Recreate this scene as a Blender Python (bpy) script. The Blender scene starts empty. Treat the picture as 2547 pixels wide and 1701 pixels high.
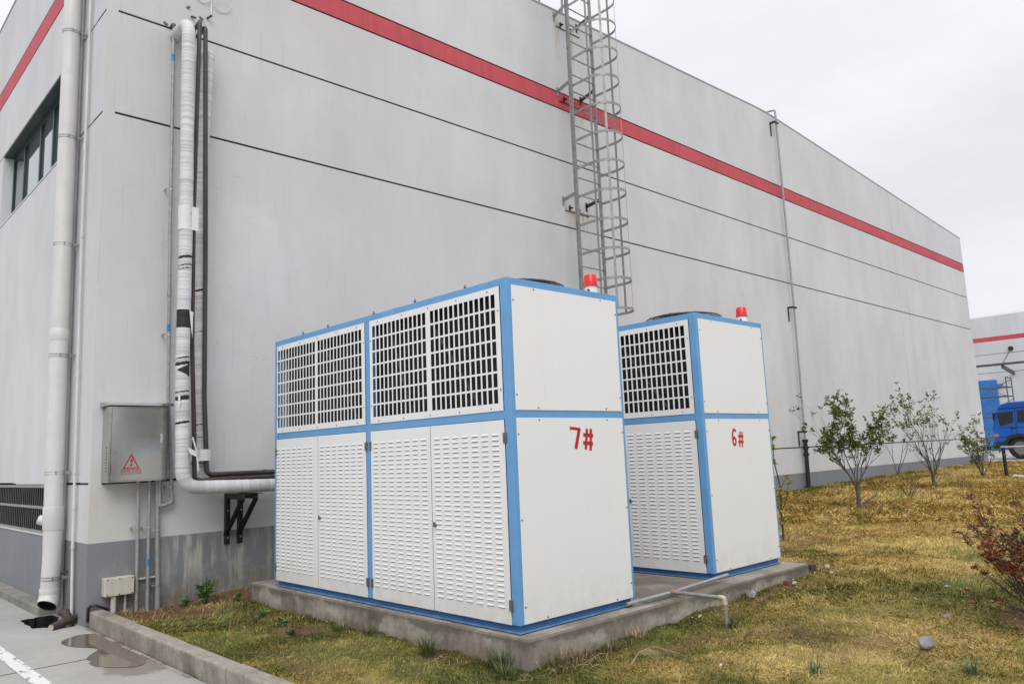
import bpy, bmesh, math, random
import numpy as np
from mathutils import Vector, Matrix

# ------------------------------------------------------------------ camera, light, exposure
SC = bpy.context.scene
COL = SC.collection
cam_d = bpy.data.cameras.new('camera')
cam = bpy.data.objects.new('camera', cam_d)
COL.objects.link(cam)
CAM = Vector((-2.0861, -7.8526, 1.1246))
yaw, pitch, roll = -0.762, .1443, -.0409
_f = Vector((-math.sin(yaw) * math.cos(pitch), math.cos(yaw) * math.cos(pitch), math.sin(pitch)))
_r = Vector((math.cos(yaw), math.sin(yaw), 0)); _u = _r.cross(_f)
R_ = _r * math.cos(roll) + _u * math.sin(roll)
U_ = -_r * math.sin(roll) + _u * math.cos(roll)
cam.matrix_world = Matrix(((R_.x, U_.x, -_f.x, CAM.x), (R_.y, U_.y, -_f.y, CAM.y), (R_.z, U_.z, -_f.z, CAM.z), (0, 0, 0, 1)))
cam_d.sensor_width = 36
cam_d.lens = 36 * 1911.39 / 2547
cam_d.clip_start = .05
cam_d.clip_end = 2000
SC.camera = cam

SUN_EL, SUN_DIR = math.radians(46), Vector((-.64, -.77))      # towards the sun, on the ground
world = bpy.data.worlds.new('World'); SC.world = world; world.use_nodes = True
wt = world.node_tree; wt.nodes.clear()
def wn(t, **k):
    n = wt.nodes.new(t)
    for a, b in k.items(): setattr(n, a, b)
    return n
wo = wn('ShaderNodeOutputWorld'); wb = wn('ShaderNodeBackground')
sky = wn('ShaderNodeTexSky', sky_type='NISHITA', sun_disc=False)
sky.sun_elevation = SUN_EL
sky.sun_rotation = math.atan2(SUN_DIR.x, SUN_DIR.y)
tc = wn('ShaderNodeTexCoord'); sep = wn('ShaderNodeSeparateXYZ')
wt.links.new(tc.outputs['Generated'], sep.inputs[0])
mr = wn('ShaderNodeMapRange')                                  # overcast sky: brighter towards the zenith
mr.inputs['From Min'].default_value = 0; mr.inputs['From Max'].default_value = 1
mr.inputs['To Min'].default_value = 8.0; mr.inputs['To Max'].default_value = 18
pw = wn('ShaderNodeMath', operation='POWER'); pw.inputs[1].default_value = 2.8; pw.use_clamp = True
wt.links.new(sep.outputs['Z'], pw.inputs[0]); wt.links.new(pw.outputs[0], mr.inputs['Value'])
mp = wn('ShaderNodeMapping'); mp.inputs['Scale'].default_value = (1, 1, 2.6)
wt.links.new(tc.outputs['Generated'], mp.inputs[0])
cn = wn('ShaderNodeTexNoise'); cn.inputs['Scale'].default_value = 2.2; cn.inputs['Detail'].default_value = 5; cn.inputs['Roughness'].default_value = .55
wt.links.new(mp.outputs[0], cn.inputs['Vector'])
cr = wn('ShaderNodeMapRange'); cr.inputs['From Min'].default_value = .3; cr.inputs['From Max'].default_value = .7
cr.inputs['To Min'].default_value = .89; cr.inputs['To Max'].default_value = 1.07
wt.links.new(cn.outputs['Fac'], cr.inputs['Value'])
mm = wn('ShaderNodeMath', operation='MULTIPLY'); wt.links.new(mr.outputs[0], mm.inputs[0]); wt.links.new(cr.outputs[0], mm.inputs[1])
vm = wn('ShaderNodeVectorMath', operation='SCALE'); vm.inputs[0].default_value = (.985, .99, 1.03)
wt.links.new(mm.outputs[0], vm.inputs['Scale'])
mx = wn('ShaderNodeMix', data_type='RGBA'); mx.inputs['Factor'].default_value = .93
wt.links.new(sky.outputs[0], mx.inputs['A']); wt.links.new(vm.outputs[0], mx.inputs['B'])
wt.links.new(mx.outputs['Result'], wb.inputs['Color']); wb.inputs['Strength'].default_value = .1
wt.links.new(wb.outputs[0], wo.inputs[0])

sun_d = bpy.data.lights.new('sun', 'SUN'); sun_d.energy = 1.45; sun_d.angle = math.radians(35); sun_d.color = (1, .985, .965)
sun = bpy.data.objects.new('sun', sun_d); COL.objects.link(sun)
sdir = Vector((SUN_DIR.x * math.cos(SUN_EL), SUN_DIR.y * math.cos(SUN_EL), math.sin(SUN_EL)))
sun.rotation_euler = (-sdir).to_track_quat('-Z', 'Y').to_euler()
SC.view_settings.view_transform = 'Standard'; SC.view_settings.look = 'None'
SC.view_settings.gamma = 1; SC.view_settings.exposure = 0.12; SC.view_settings.use_curve_mapping = False

# ------------------------------------------------------------------ helpers
class MB:
    """collects faces (with a material slot each) and builds ONE mesh object"""
    def __init__(s): s.v = []; s.f = []; s.m = []; s.c = None
    def add(s, vs, fs, m=0):
        o = len(s.v); s.v += [tuple(p) for p in vs]
        for f in fs: s.f.append([i + o for i in f]); s.m.append(m)
    def box(s, a, b, m=0):
        x0, y0, z0 = a; x1, y1, z1 = b
        s.add([(x0, y0, z0), (x1, y0, z0), (x1, y1, z0), (x0, y1, z0), (x0, y0, z1), (x1, y0, z1), (x1, y1, z1), (x0, y1, z1)],
              [(0, 3, 2, 1), (4, 5, 6, 7), (0, 1, 5, 4), (1, 2, 6, 5), (2, 3, 7, 6), (3, 0, 4, 7)], m)
        return s
    def bar(s, p, q, w, h, up=(0, 0, 1), m=0):
        p = Vector(p); q = Vector(q); d = (q - p).normalized(); u = Vector(up)
        a = d.cross(u)
        if a.length < 1e-4: a = d.cross(Vector((1, 0, 0)))
        a.normalize(); b = a.cross(d).normalized()
        a *= w / 2; b *= h / 2
        vs = [p - a - b, p + a - b, p + a + b, p - a + b, q - a - b, q + a - b, q + a + b, q - a + b]
        s.add(vs, [(0, 3, 2, 1), (4, 5, 6, 7), (0, 1, 5, 4), (1, 2, 6, 5), (2, 3, 7, 6), (3, 0, 4, 7)], m)
        return s
    def tube(s, path, r, n=10, m=0, caps=True):
        P = [Vector(p) for p in path]; k = len(P)
        rr = r if hasattr(r, '__len__') else [r] * k
        prev = None; rings = []
        for i in range(k):
            d = (P[min(i + 1, k - 1)] - P[max(i - 1, 0)])
            if d.length < 1e-9: d = Vector((0, 0, 1))
            d.normalize()
            if prev is None:
                a = d.cross(Vector((0, 0, 1)))
                if a.length < .05: a = d.cross(Vector((0, 1, 0)))
            else: a = prev - d * prev.dot(d)
            a.normalize(); prev = a; b = d.cross(a)
            rings.append([P[i] + (a * math.cos(2 * math.pi * j / n) + b * math.sin(2 * math.pi * j / n)) * rr[i] for j in range(n)])
        vs = [p for r_ in rings for p in r_]; fs = []
        for i in range(k - 1):
            for j in range(n):
                a, b = i * n + j, i * n + (j + 1) % n
                fs.append((a, b, b + n, a + n))
        if caps: fs.append(tuple(range(n - 1, -1, -1))); fs.append(tuple((k - 1) * n + j for j in range(n)))
        s.add(vs, fs, m)
        return s
    def ring(s, c, axis, r, rt, n=28, nt=6, m=0):
        c = Vector(c); ax = Vector(axis).normalized(); a = ax.cross(Vector((0, 0, 1)))
        if a.length < .05: a = Vector((1, 0, 0))
        a.normalize(); b = ax.cross(a); vs = []; fs = []
        for i in range(n):
            d = a * math.cos(2 * math.pi * i / n) + b * math.sin(2 * math.pi * i / n)
            for j in range(nt):
                t = 2 * math.pi * j / nt
                vs.append(c + d * (r + rt * math.cos(t)) + ax * rt * math.sin(t))
        for i in range(n):
            for j in range(nt):
                fs.append((i * nt + j, ((i + 1) % n) * nt + j, ((i + 1) % n) * nt + (j + 1) % nt, i * nt + (j + 1) % nt))
        s.add(vs, fs, m); return s
    def prism(s, pts, axis, a, b, m=0):
        """pts: outline in the two other axes (in xyz order), extruded from a to b on `axis`"""
        def mk(p, t):
            p = list(p); p.insert(axis, t); return tuple(p)
        n = len(pts)
        vs = [mk(p, a) for p in pts] + [mk(p, b) for p in pts]
        s.add(vs, [tuple(range(n))[::-1], tuple(range(n, 2 * n))] + [(i, (i + 1) % n, (i + 1) % n + n, i + n) for i in range(n)], m)
        return s
    def build(s, name, mats, parent=None, smooth=False, bevel=0, seg=2, color=None):
        if not isinstance(mats, (list, tuple)): mats = [mats]
        off = Vector((0, 0, 0))
        q = parent
        while q is not None: off += q.location; q = q.parent
        me = bpy.data.meshes.new(name)
        me.from_pydata([(v[0] - off.x, v[1] - off.y, v[2] - off.z) for v in s.v], [], s.f)
        for mt in mats: me.materials.append(mt)
        if len(mats) > 1: me.polygons.foreach_set('material_index', s.m)
        if color is not None:
            at = me.color_attributes.new('Col', 'FLOAT_COLOR', 'POINT')
            at.data.foreach_set('color', np.asarray(color, dtype=np.float32).ravel())
        bm = bmesh.new(); bm.from_mesh(me); bmesh.ops.recalc_face_normals(bm, faces=bm.faces); bm.to_mesh(me); bm.free()
        if smooth:
            me.polygons.foreach_set('use_smooth', [True] * len(me.polygons))
        me.update()
        o = bpy.data.objects.new(name, me); COL.objects.link(o)
        if smooth:
            md = o.modifiers.new('edge', 'EDGE_SPLIT'); md.split_angle = math.radians(42)
        if bevel:
            md = o.modifiers.new('bevel', 'BEVEL'); md.width = bevel; md.segments = seg; md.limit_method = 'ANGLE'; md.angle_limit = math.radians(35)
        if parent is not None: o.parent = parent
        return o

def thing(name, label, cat, loc=(0, 0, 0), group=None, kind=None):
    o = bpy.data.objects.new(name, None); COL.objects.link(o); o.location = loc; o.empty_display_size = .1
    o['label'] = label; o['category'] = cat
    if group: o['group'] = group
    if kind: o['kind'] = kind
    return o
def tag(o, label, cat, group=None, kind=None):
    o['label'] = label
    if cat: o['category'] = cat
    if group: o['group'] = group
    if kind: o['kind'] = kind
    return o
def arc_path(pts, rad=.08, n=6):
    """polyline with rounded corners"""
    P = [Vector(p) for p in pts]; out = [P[0]]
    for i in range(1, len(P) - 1):
        a, b, c = P[i - 1], P[i], P[i + 1]
        d1 = (a - b).normalized(); d2 = (c - b).normalized()
        r = min(rad, (a - b).length * .49, (c - b).length * .49)
        for k in range(n + 1):
            t = k / n
            out.append((b + d1 * r) * (1 - t) ** 2 + b * 2 * t * (1 - t) + (b + d2 * r) * t * t)
    out.append(P[-1]); return out

# value noise shared by the lawn, its colours and the grass
_rs = np.random.RandomState(7); _T = _rs.rand(256, 256)
def vnoise(x, y, s, o=0):
    x = np.asarray(x, float) * s + 37.3 + o * 11.7; y = np.asarray(y, float) * s + 91.1 + o * 5.3
    xi = np.floor(x).astype(int); yi = np.floor(y).astype(int); fx = x - xi; fy = y - yi
    fx = fx * fx * (3 - 2 * fx); fy = fy * fy * (3 - 2 * fy)
    a = _T[xi % 256, yi % 256]; b = _T[(xi + 1) % 256, yi % 256]; c = _T[xi % 256, (yi + 1) % 256]; d = _T[(xi + 1) % 256, (yi + 1) % 256]
    return (a * (1 - fx) + b * fx) * (1 - fy) + (c * (1 - fx) + d * fx) * fy
def fbm(x, y, s, oc=4, o=0):
    t = 0; w = .5; W_ = 0
    for i in range(oc): t = t + w * vnoise(x, y, s * 2 ** i, o + i); W_ += w; w *= .5
    return t / W_

# ------------------------------------------------------------------ materials
class NT:
    def __init__(s, name):
        s.mat = bpy.data.materials.new(name); s.mat.use_nodes = True; s.t = s.mat.node_tree
        s.b = s.t.nodes['Principled BSDF']; s.geo = s.t.nodes.new('ShaderNodeNewGeometry'); s.P = s.geo.outputs['Position']
    def n(s, ty, **k):
        x = s.t.nodes.new(ty)
        for a, b in k.items(): setattr(x, a, b)
        return x
    def lk(s, a, b): s.t.links.new(a, b)
    def put(s, sock, v):
        if hasattr(v, 'is_linked') or isinstance(v, bpy.types.NodeSocket): s.lk(v, sock)
        else: sock.default_value = v
    def m(s, op, a, b=0., c=0.):
        x = s.n('ShaderNodeMath', operation=op)
        for i, v in enumerate((a, b, c)): s.put(x.inputs[i], v)
        return x.outputs[0]
    def noise(s, scale, detail=4, rough=.55, sc=(1, 1, 1), off=(0, 0, 0), vec=None):
        mp_ = s.n('ShaderNodeMapping'); mp_.inputs['Scale'].default_value = sc; mp_.inputs['Location'].default_value = off
        s.lk(vec if vec is not None else s.P, mp_.inputs[0])
        x = s.n('ShaderNodeTexNoise'); x.inputs['Scale'].default_value = scale; x.inputs['Detail'].default_value = detail; x.inputs['Roughness'].default_value = rough
        s.lk(mp_.outputs[0], x.inputs['Vector']); return x.outputs['Fac']
    def rng(s, v, a, b, c=0., d=1., smooth=False):
        x = s.n('ShaderNodeMapRange')
        if smooth: x.interpolation_type = 'SMOOTHSTEP'
        s.put(x.inputs['Value'], v); s.put(x.inputs['From Min'], a); s.put(x.inputs['From Max'], b); s.put(x.inputs['To Min'], c); s.put(x.inputs['To Max'], d)
        return x.outputs[0]
    def mix(s, f, a, b, mode='MIX'):
        x = s.n('ShaderNodeMix', data_type='RGBA', blend_type=mode)
        s.put(x.inputs['Factor'], f)
        for k, v in (('A', a), ('B', b)):
            if isinstance(v, (tuple, list)): x.inputs[k].default_value = (*v[:3], 1)
            else: s.lk(v, x.inputs[k])
        return x.outputs['Result']
    def xyz(s, v=None):
        x = s.n('ShaderNodeSeparateXYZ'); s.lk(v if v is not None else s.P, x.inputs[0]); return x.outputs
    def bump(s, h, dist=.01, st=.5):
        x = s.n('ShaderNodeBump'); x.inputs['Strength'].default_value = st; x.inputs['Distance'].default_value = dist
        s.lk(h, x.inputs['Height']); s.lk(x.outputs[0], s.b.inputs['Normal'])
    def col(s, v): s.put(s.b.inputs['Base Color'], (*v[:3], 1) if isinstance(v, (tuple, list)) else v)
    def rough(s, v): s.put(s.b.inputs['Roughness'], v)

def simple(name, c, rough=.5, metal=0., var=.12, scale=6, streak=0., bump=0., spec=.5, dark=None):
    k = NT(name)
    a = k.noise(scale, 5, .6); f = k.rng(a, .3, .7, 1 - var, 1 + var)
    if streak:
        b = k.noise(14, 4, .6, (1, 1, .12)); f = k.m('MULTIPLY', f, k.rng(b, .35, .75, 1 + streak * .3, 1 - streak))
    vm_ = k.n('ShaderNodeVectorMath', operation='SCALE'); vm_.inputs[0].default_value = c; k.lk(f, vm_.inputs['Scale'])
    out = vm_.outputs[0]
    if dark:
        g = k.noise(scale * 2.3, 6, .65, off=(5, 3, 1)); out = k.mix(k.rng(g, .55, .72, 0, .75), out, dark)
    k.lk(out, k.b.inputs['Base Color']); k.rough(rough); k.b.inputs['Metallic'].default_value = metal
    k.b.inputs['Specular IOR Level'].default_value = spec
    if bump: k.bump(k.noise(scale * 12, 3), bump)
    return k.mat

def wall_paint(name, base, plinth=False):
    k = NT(name); X, Y, Z = k.xyz()[:3]
    big = k.noise(.5, 4, .55, (1, 1, .7)); med = k.noise(2.6, 5, .6, (1, 1, .5), (3, 1, 7)); st = k.noise(7, 5, .6, (1, 1, .045))
    st2 = k.noise(2.2, 4, .55, (1, 1, .06), (9, 9, 0)); fine = k.noise(70, 3, .6)
    f = k.m('MULTIPLY', k.rng(big, .33, .67, .925, 1.045), k.rng(med, .35, .65, .965, 1.025))
    f = k.m('MULTIPLY', f, k.rng(st, .52, .8, 1.0, .975)); f = k.m('MULTIPLY', f, k.rng(st2, .54, .78, 1.0, .965))
    f = k.m('MULTIPLY', f, k.rng(fine, .3, .7, .985, 1.015))
    def band(c, w, amp):           # soft darker vertical band down the wall
        d = k.m('DIVIDE', k.m('SUBTRACT', X, c), w); g = k.m('EXPONENT', k.m('MULTIPLY', k.m('MULTIPLY', d, d), -1.)); return k.m('SUBTRACT', 1., k.m('MULTIPLY', g, amp))
    if not plinth:
        for c, w, a in ((6.35, .55, .09), (13.6, .22, .07), (20.55, .05, .10), (21.2, .05, .09), (9.3, .8, .03), (17.2, .5, .03), (2.6, .3, .03)):
            f = k.m('MULTIPLY', f, band(c, w, a))
    vm_ = k.n('ShaderNodeVectorMath', operation='SCALE'); vm_.inputs[0].default_value = base; k.lk(f, vm_.inputs['Scale']); c = vm_.outputs[0]
    if not plinth:
        # yellowish weathering near the corner and the pipes
        near = k.m('MULTIPLY', k.rng(X, .2, 5.5, 1, 0, True), k.rng(Y, .3, .02)); yel = k.rng(k.noise(.9, 5, .6, (1, 1, .7), (2, 5, 3)), .40, .60, 0, 1.)
        c = k.mix(k.m('MULTIPLY', near, yel), c, (base[0] * .94, base[1] * .91, base[2] * .83))
        # grey grime under the roof line and at the left
        g = k.rng(k.noise(.9, 5, .6, (1, 1, .25), (1, 8, 2)), .5, .72, 0, .45)
        c = k.mix(g, c, (base[0] * .88, base[1] * .88, base[2] * .89))
        # hairline cracks, short
        cr_ = k.noise(1.6, 2, .5, (1, 1, 3.4), (4, 4, 4)); e = k.m('ABSOLUTE', k.m('SUBTRACT', cr_, .5))
        gate = k.rng(k.noise(.8, 2, .5, off=(7, 7, 1)), .58, .64)
        c = k.mix(k.m('MULTIPLY', k.rng(e, .0, .0035, .35, 0), gate), c, (.25, .24, .22))
        # scratches and fine vertical runs near the corner
        s3 = k.noise(38, 3, .6, (1, 1, .03), (1, 2, 0)); c = k.mix(k.m('MULTIPLY', k.rng(s3, .60, .72, 0, .35), near), c, (.33, .32, .30))
        # rust below the ladder fixings
        for (x0, x1, zt, ln) in ((6.62, 6.78, 8.12, .8), (7.0, 7.15, 8.0, .7), (6.7, 7.3, 6.72, .35), (6.7, 7.25, 4.93, .45)):
            mx_ = k.m('MULTIPLY', k.rng(X, x0, x0 + .04), k.rng(X, x1, x1 - .04)); mz = k.m('MULTIPLY', k.rng(Z, zt - ln, zt), k.rng(Z, zt + .01, zt - .02))
            stn = k.rng(k.noise(22, 3, .6, (1, 1, .08)), .42, .58)
            c = k.mix(k.m('MULTIPLY', k.m('MULTIPLY', mx_, mz), k.m('MULTIPLY', stn, .7)), c, (.36, .26, .13))
    else:
        ch = k.m('MULTIPLY', k.rng(k.noise(13, 5, .6, (1, 1, .16)), .47, .62, 0, 1), k.m('MULTIPLY', k.rng(X, .5, .75), k.rng(X, 2.6, 1.3)))
        c = k.mix(k.m('MULTIPLY', ch, .8), c, (.46, .45, .40))
        ch2 = k.m('MULTIPLY', k.rng(k.noise(5, 6, .65, off=(3, 3, 3)), .5, .62, 0, 1), k.rng(Z, .30, .12, 0, 1)); gx = k.m('MULTIPLY', k.rng(X, .04, .2), k.rng(X, 3.2, 2.2))
        c = k.mix(k.m('MULTIPLY', k.m('MULTIPLY', ch2, gx), .55), c, (.36, .34, .30))
        sp = k.rng(k.noise(60, 2, .5, off=(1, 1, 1)), .68, .72, 0, .7); c = k.mix(k.m('MULTIPLY', sp, gx), c, (.5, .5, .48))
        lo = k.m('MULTIPLY', k.rng(k.noise(6, 5, .65, off=(6, 2, 3)), .25, .6, 0, 1), k.m('MULTIPLY', k.rng(Z, .16, -.12, 0, 1), k.rng(X, .02, .3)))
        c = k.mix(k.m('MULTIPLY', lo, .8), c, (.16, .12, .085))
        vs_ = k.rng(k.noise(9, 4, .6, (1, 1, .08), (2, 2, 2)), .5, .7, 0, .35); c = k.mix(vs_, c, (base[0] * .75, base[1] * .75, base[2] * .76))
    k.col(c); k.rough(.82); k.b.inputs['Specular IOR Level'].default_value = .25
    k.bump(k.m('ADD', k.noise(45, 4, .6), k.m('MULTIPLY', k.noise(3, 3), 2.)), .002, .5)
    return k.mat

M = {}
M['wall'] = wall_paint('grey_render', (.584, .590, .612))
M['plinth'] = wall_paint('plinth_paint', (.215, .224, .242), True)
M['stripe'] = simple('red_band_paint', (.50, .078, .10), .65, var=.10, scale=1.2, streak=.14, spec=.3)
M['groove'] = simple('dark_joint', (.02, .02, .022), .9)
M['cap'] = simple('grey_cap', (.36, .36, .37), .6)
M['winframe'] = simple('dark_green_frame', (.02, .04, .045), .4)
k = NT('window_glass'); k.col((.38, .42, .45)); k.rough(.03); k.b.inputs['Metallic'].default_value = .85; k.b.inputs['IOR'].default_value = 1.6; k.bump(k.noise(1.5, 2), .004, .2); M['glass'] = k.mat
M['pit'] = simple('wet_black_soil', (.012, .010, .008), .6)
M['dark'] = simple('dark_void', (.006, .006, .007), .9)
M['galv'] = simple('galvanised_steel', (.275, .278, .27), .45, .3, var=.22, scale=9, dark=(.15, .145, .135))
M['galvp'] = simple('galvanised_pipe', (.34, .345, .345), .42, .3, var=.16, scale=16, streak=.15, dark=(.2, .2, .19))
M['steel'] = None
M['beam2'] = simple('dull_grille_paint', (.085, .085, .085), .6, .2, var=.3, scale=12)
k = NT('brushed_stainless'); g = k.noise(120, 3, .6, (1, 1, 14)); g2 = k.noise(2.5, 3); k.col(k.mix(k.rng(g2, .3, .7), (.44, .425, .405), (.54, .52, .495))); k.b.inputs['Metallic'].default_value = 1.
k.rough(k.rng(k.noise(4, 3), .3, .7, .10, .17)); k.bump(k.m('ADD', k.m('MULTIPLY', g, .05), k.noise(2.2, 2, .5, (1, 1, 2))), .006, .2); M['steel'] = k.mat
M['chrome'] = simple('chrome', (.8, .8, .8), .15, 1.)
M['pvc'] = simple('cream_pvc_pipe', (.60, .59, .575), .42, var=.05, scale=3, streak=.08, dark=(.54, .53, .51))
M['pvcw'] = simple('white_painted_pipe', (.56, .56, .57), .5, var=.08, scale=5, streak=.1)
M['rustpipe'] = simple('brown_painted_pipe', (.052, .036, .034), .4, var=.35, scale=5, dark=(.075, .04, .03))
M['darkpipe'] = simple('dark_grey_pipe', (.04, .037, .038), .4, var=.3, scale=5, dark=(.065, .045, .035))
M['blacksteel'] = simple('black_angle_steel', (.016, .014, .015), .5, var=.3, scale=12)
M['blackpipe'] = simple('black_tarred_pipe', (.010, .010, .012), .45)
M['cream'] = simple('cream_plastic', (.52, .50, .42), .45, var=.06, scale=8, streak=.15)
M['bluetape'] = simple('blue_tape', (.02, .22, .46), .4)
M['clampm'] = simple('steel_clamp', (.55, .55, .55), .3, .9)
M['wire'] = simple('thin_wire', (.05, .05, .05), .5)
M['whitewire'] = simple('white_wire', (.7, .7, .7), .5)

k = NT('white_panel_paint'); Z = k.xyz()[2]
a = k.rng(k.noise(1.6, 4), .3, .7, .985, 1.01); b = k.rng(k.noise(16, 4, .6, (1, 1, .05)), .55, .8, 1, .965)
d = k.rng(k.noise(30, 3, .6), .62, .8, 1, .95); f = k.m('MULTIPLY', k.m('MULTIPLY', a, b), d)
vv = k.n('ShaderNodeVectorMath', operation='SCALE'); vv.inputs[0].default_value = (.768, .770, .772); k.lk(f, vv.inputs['Scale'])
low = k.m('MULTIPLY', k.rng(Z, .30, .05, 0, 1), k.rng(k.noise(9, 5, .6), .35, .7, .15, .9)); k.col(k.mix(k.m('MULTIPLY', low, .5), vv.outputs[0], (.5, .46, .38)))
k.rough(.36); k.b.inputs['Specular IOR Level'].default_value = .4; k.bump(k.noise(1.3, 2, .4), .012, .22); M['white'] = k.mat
k = NT('blue_frame_paint'); f = k.rng(k.noise(5, 5, .6), .3, .7, .92, 1.07); vv = k.n('ShaderNodeVectorMath', operation='SCALE'); vv.inputs[0].default_value = (.125, .325, .60); k.lk(f, vv.inputs['Scale'])
sc = k.rng(k.noise(42, 4, .7, off=(2, 2, 2)), .70, .74, 0, .8); k.col(k.mix(sc, vv.outputs[0], (.05, .14, .28))); k.rough(.4); k.bump(k.noise(3, 2), .004, .2); M['blue'] = k.mat
M['blueshade'] = simple('blue_base_shaded', (.038, .125, .29), .45, var=.2, scale=6, dark=(.03, .09, .2))  # the frame blue, darkened for the shade on the base channel
k = NT('condenser_fins'); wv = k.n('ShaderNodeTexWave', wave_type='BANDS', bands_direction='Y'); wv.inputs['Scale'].default_value = 60; k.lk(k.P, wv.inputs[0])
k.col(k.mix(wv.outputs['Fac'], (.003, .003, .003), (.011, .011, .012))); k.rough(.7); k.b.inputs['Metallic'].default_value = 0.; M['coil'] = k.mat
M['slot'] = simple('louvre_slot_shade', (.07, .067, .06), .8)
M['red'] = simple('red_marking_paint', (.47, .004, .007), .55, var=.12, scale=40)
M['guard'] = simple('black_wire_guard', (.012, .012, .013), .4)
k = NT('red_lamp_lens'); k.col((.70, .022, .016)); k.rough(.25); k.b.inputs['Subsurface Weight'].default_value = .25; k.b.inputs['Subsurface Radius'].default_value = (.02, .004, .003); k.bump(k.noise(90, 1), .002, .3); M['lens'] = k.mat
M['lampbase'] = simple('white_lamp_base', (.72, .71, .68), .4)
k = NT('warning_red'); k.col((.32, .02, .03)); k.rough(.5); M['warn'] = k.mat
M['warnbg'] = simple('label_rose', (.42, .33, .30), .5, .5)
M['copper'] = simple('rusty_joint', (.28, .13, .06), .6)

M['blueflange'] = simple('blue_flange_paint', (.10, .24, .42), .45, var=.3, scale=9, dark=(.2, .2, .2))
def concrete(name, c, c2, scale=1.0, moss=False, rough=.85):
    k = NT(name); a = k.noise(1.6 * scale, 6, .62); b = k.noise(12 * scale, 6, .7, off=(4, 1, 2)); g = k.noise(90 * scale, 3, .6)
    col = k.mix(k.rng(a, .36, .64), c, c2); col = k.mix(k.rng(b, .48, .68, 0, .5), col, tuple(v * .62 for v in c))
    col = k.mix(k.rng(g, .62, .72, 0, .35), col, tuple(v * .5 for v in c)); X, Y, Z = k.xyz()[:3]
    if moss:
        st = k.m('MULTIPLY', k.rng(k.noise(5, 5, .65, (1, 1, .35), (2, 7, 1)), .44, .62), k.rng(k.noise(1.1, 3, .5, off=(9, 1, 1)), .4, .6, .15, 1))
        nz = k.xyz(k.geo.outputs['Normal'])[2]; side = k.rng(nz, .9, .3, 0, 1)
        col = k.mix(k.m('MULTIPLY', k.m('MULTIPLY', st, side), .8), col, tuple(v * .42 for v in (c[0], c[1] * .93, c[2] * .85)))
        top = k.m('MULTIPLY', k.rng(nz, .5, .9), k.rng(k.noise(2.2, 4, .6, off=(1, 1, 8)), .5, .62, 0, .55)); col = k.mix(top, col, tuple(v * .5 for v in c))
    k.col(col); k.rough(rough); k.b.inputs['Specular IOR Level'].default_value = .3
    k.bump(k.m('ADD', k.m('MULTIPLY', b, 1.4), k.m('MULTIPLY', g, .35)), .006, .6); return k.mat
M['pad'] = concrete('pad_concrete', (.235, .205, .172), (.36, .325, .28), 1.3, True)
def pad_stains():
    mt = M['pad']; k = NT('x'); bpy.data.materials.remove(k.mat); k.mat = mt; k.t = mt.node_tree; k.b = k.t.nodes['Principled BSDF']; k.geo = k.t.nodes['Geometry']; k.P = k.geo.outputs['Position']
    src = k.b.inputs['Base Color'].links[0].from_socket; X, Y, Z = k.xyz()[:3]; nz = k.xyz(k.geo.outputs['Normal'])[2]; side = k.rng(nz, .7, .2, 0, 1)
    wz = k.m('ADD', Z, k.m('MULTIPLY', k.m('SUBTRACT', k.noise(3.2, 5, .65), .5), .26))
    dk = k.m('MULTIPLY', side, k.rng(wz, -.07, -.035, 0, .8)); c = k.mix(dk, src, (.115, .10, .08))
    lt = k.m('MULTIPLY', side, k.m('MULTIPLY', k.rng(k.noise(2.1, 4, .6, off=(4, 4, 4)), .5, .6), k.rng(wz, -.05, -.12, 0, .75))); c = k.mix(lt, c, (.47, .43, .37))
    dm = k.m('MULTIPLY', side, k.rng(k.noise(1.7, 4, .6, off=(8, 1, 3)), .54, .6, 0, .6)); c = k.mix(dm, c, (.115, .095, .078))
    lo = k.m('MULTIPLY', side, k.rng(wz, -.11, -.20, 0, .6)); c = k.mix(lo, c, (.19, .14, .105))
    gp = k.m('MULTIPLY', k.rng(X, 2.55, 2.65), k.rng(X, 3.75, 3.65)); gap_dk = k.m('MULTIPLY', k.rng(nz, .5, .9), k.m('MULTIPLY', gp, k.rng(k.noise(2, 4, .6, off=(2, 2, 2)), .35, .55, .2, .75))); c = k.mix(gap_dk, c, (.12, .10, .085))  # pad top darker between the two chillers
    k.lk(c, k.b.inputs['Base Color'])
pad_stains()
M['kerb'] = concrete('kerb_concrete', (.245, .215, .178), (.37, .335, .285), 2.2, True)
M['ledge'] = concrete('ledge_concrete', (.20, .185, .165), (.30, .28, .25), 2)
k = NT('pavement_concrete'); a = k.noise(1.2, 6, .6); b = k.noise(7, 6, .65, off=(3, 1, 2)); g = k.noise(160, 3, .6)
c = k.mix(k.rng(a, .35, .65), (.315, .298, .275), (.375, .357, .335)); c = k.mix(k.rng(b, .5, .72, 0, .4), c, (.28, .26, .235)); c = k.mix(k.rng(g, .6, .75, 0, .25), c, (.3, .28, .25))
X, Y, Z = k.xyz()[:3]
dx = k.m('MULTIPLY', k.m('SUBTRACT', X, -.12), 1 / .26); dy = k.m('MULTIPLY', k.m('SUBTRACT', Y, -1.82), 1 / .34)
dd = k.m('ADD', k.m('ADD', k.m('MULTIPLY', dx, dx), k.m('MULTIPLY', dy, dy)), k.m('MULTIPLY', k.m('SUBTRACT', b, .5), 2.4))
wet = k.rng(dd, 1.05, .55, 0, 1, True)
dx2 = k.m('MULTIPLY', k.m('SUBTRACT', X, -.72), 1 / .16); dy2 = k.m('MULTIPLY', k.m('SUBTRACT', Y, -1.2), 1 / .13); dd2 = k.m('ADD', k.m('MULTIPLY', dx2, dx2), k.m('MULTIPLY', dy2, dy2))
kerbd = k.m('MULTIPLY', k.rng(X, -.09, .03, 0, 1), k.rng(k.noise(9, 5, .65, off=(1, 4, 4)), .4, .62, 0, .7))
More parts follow.
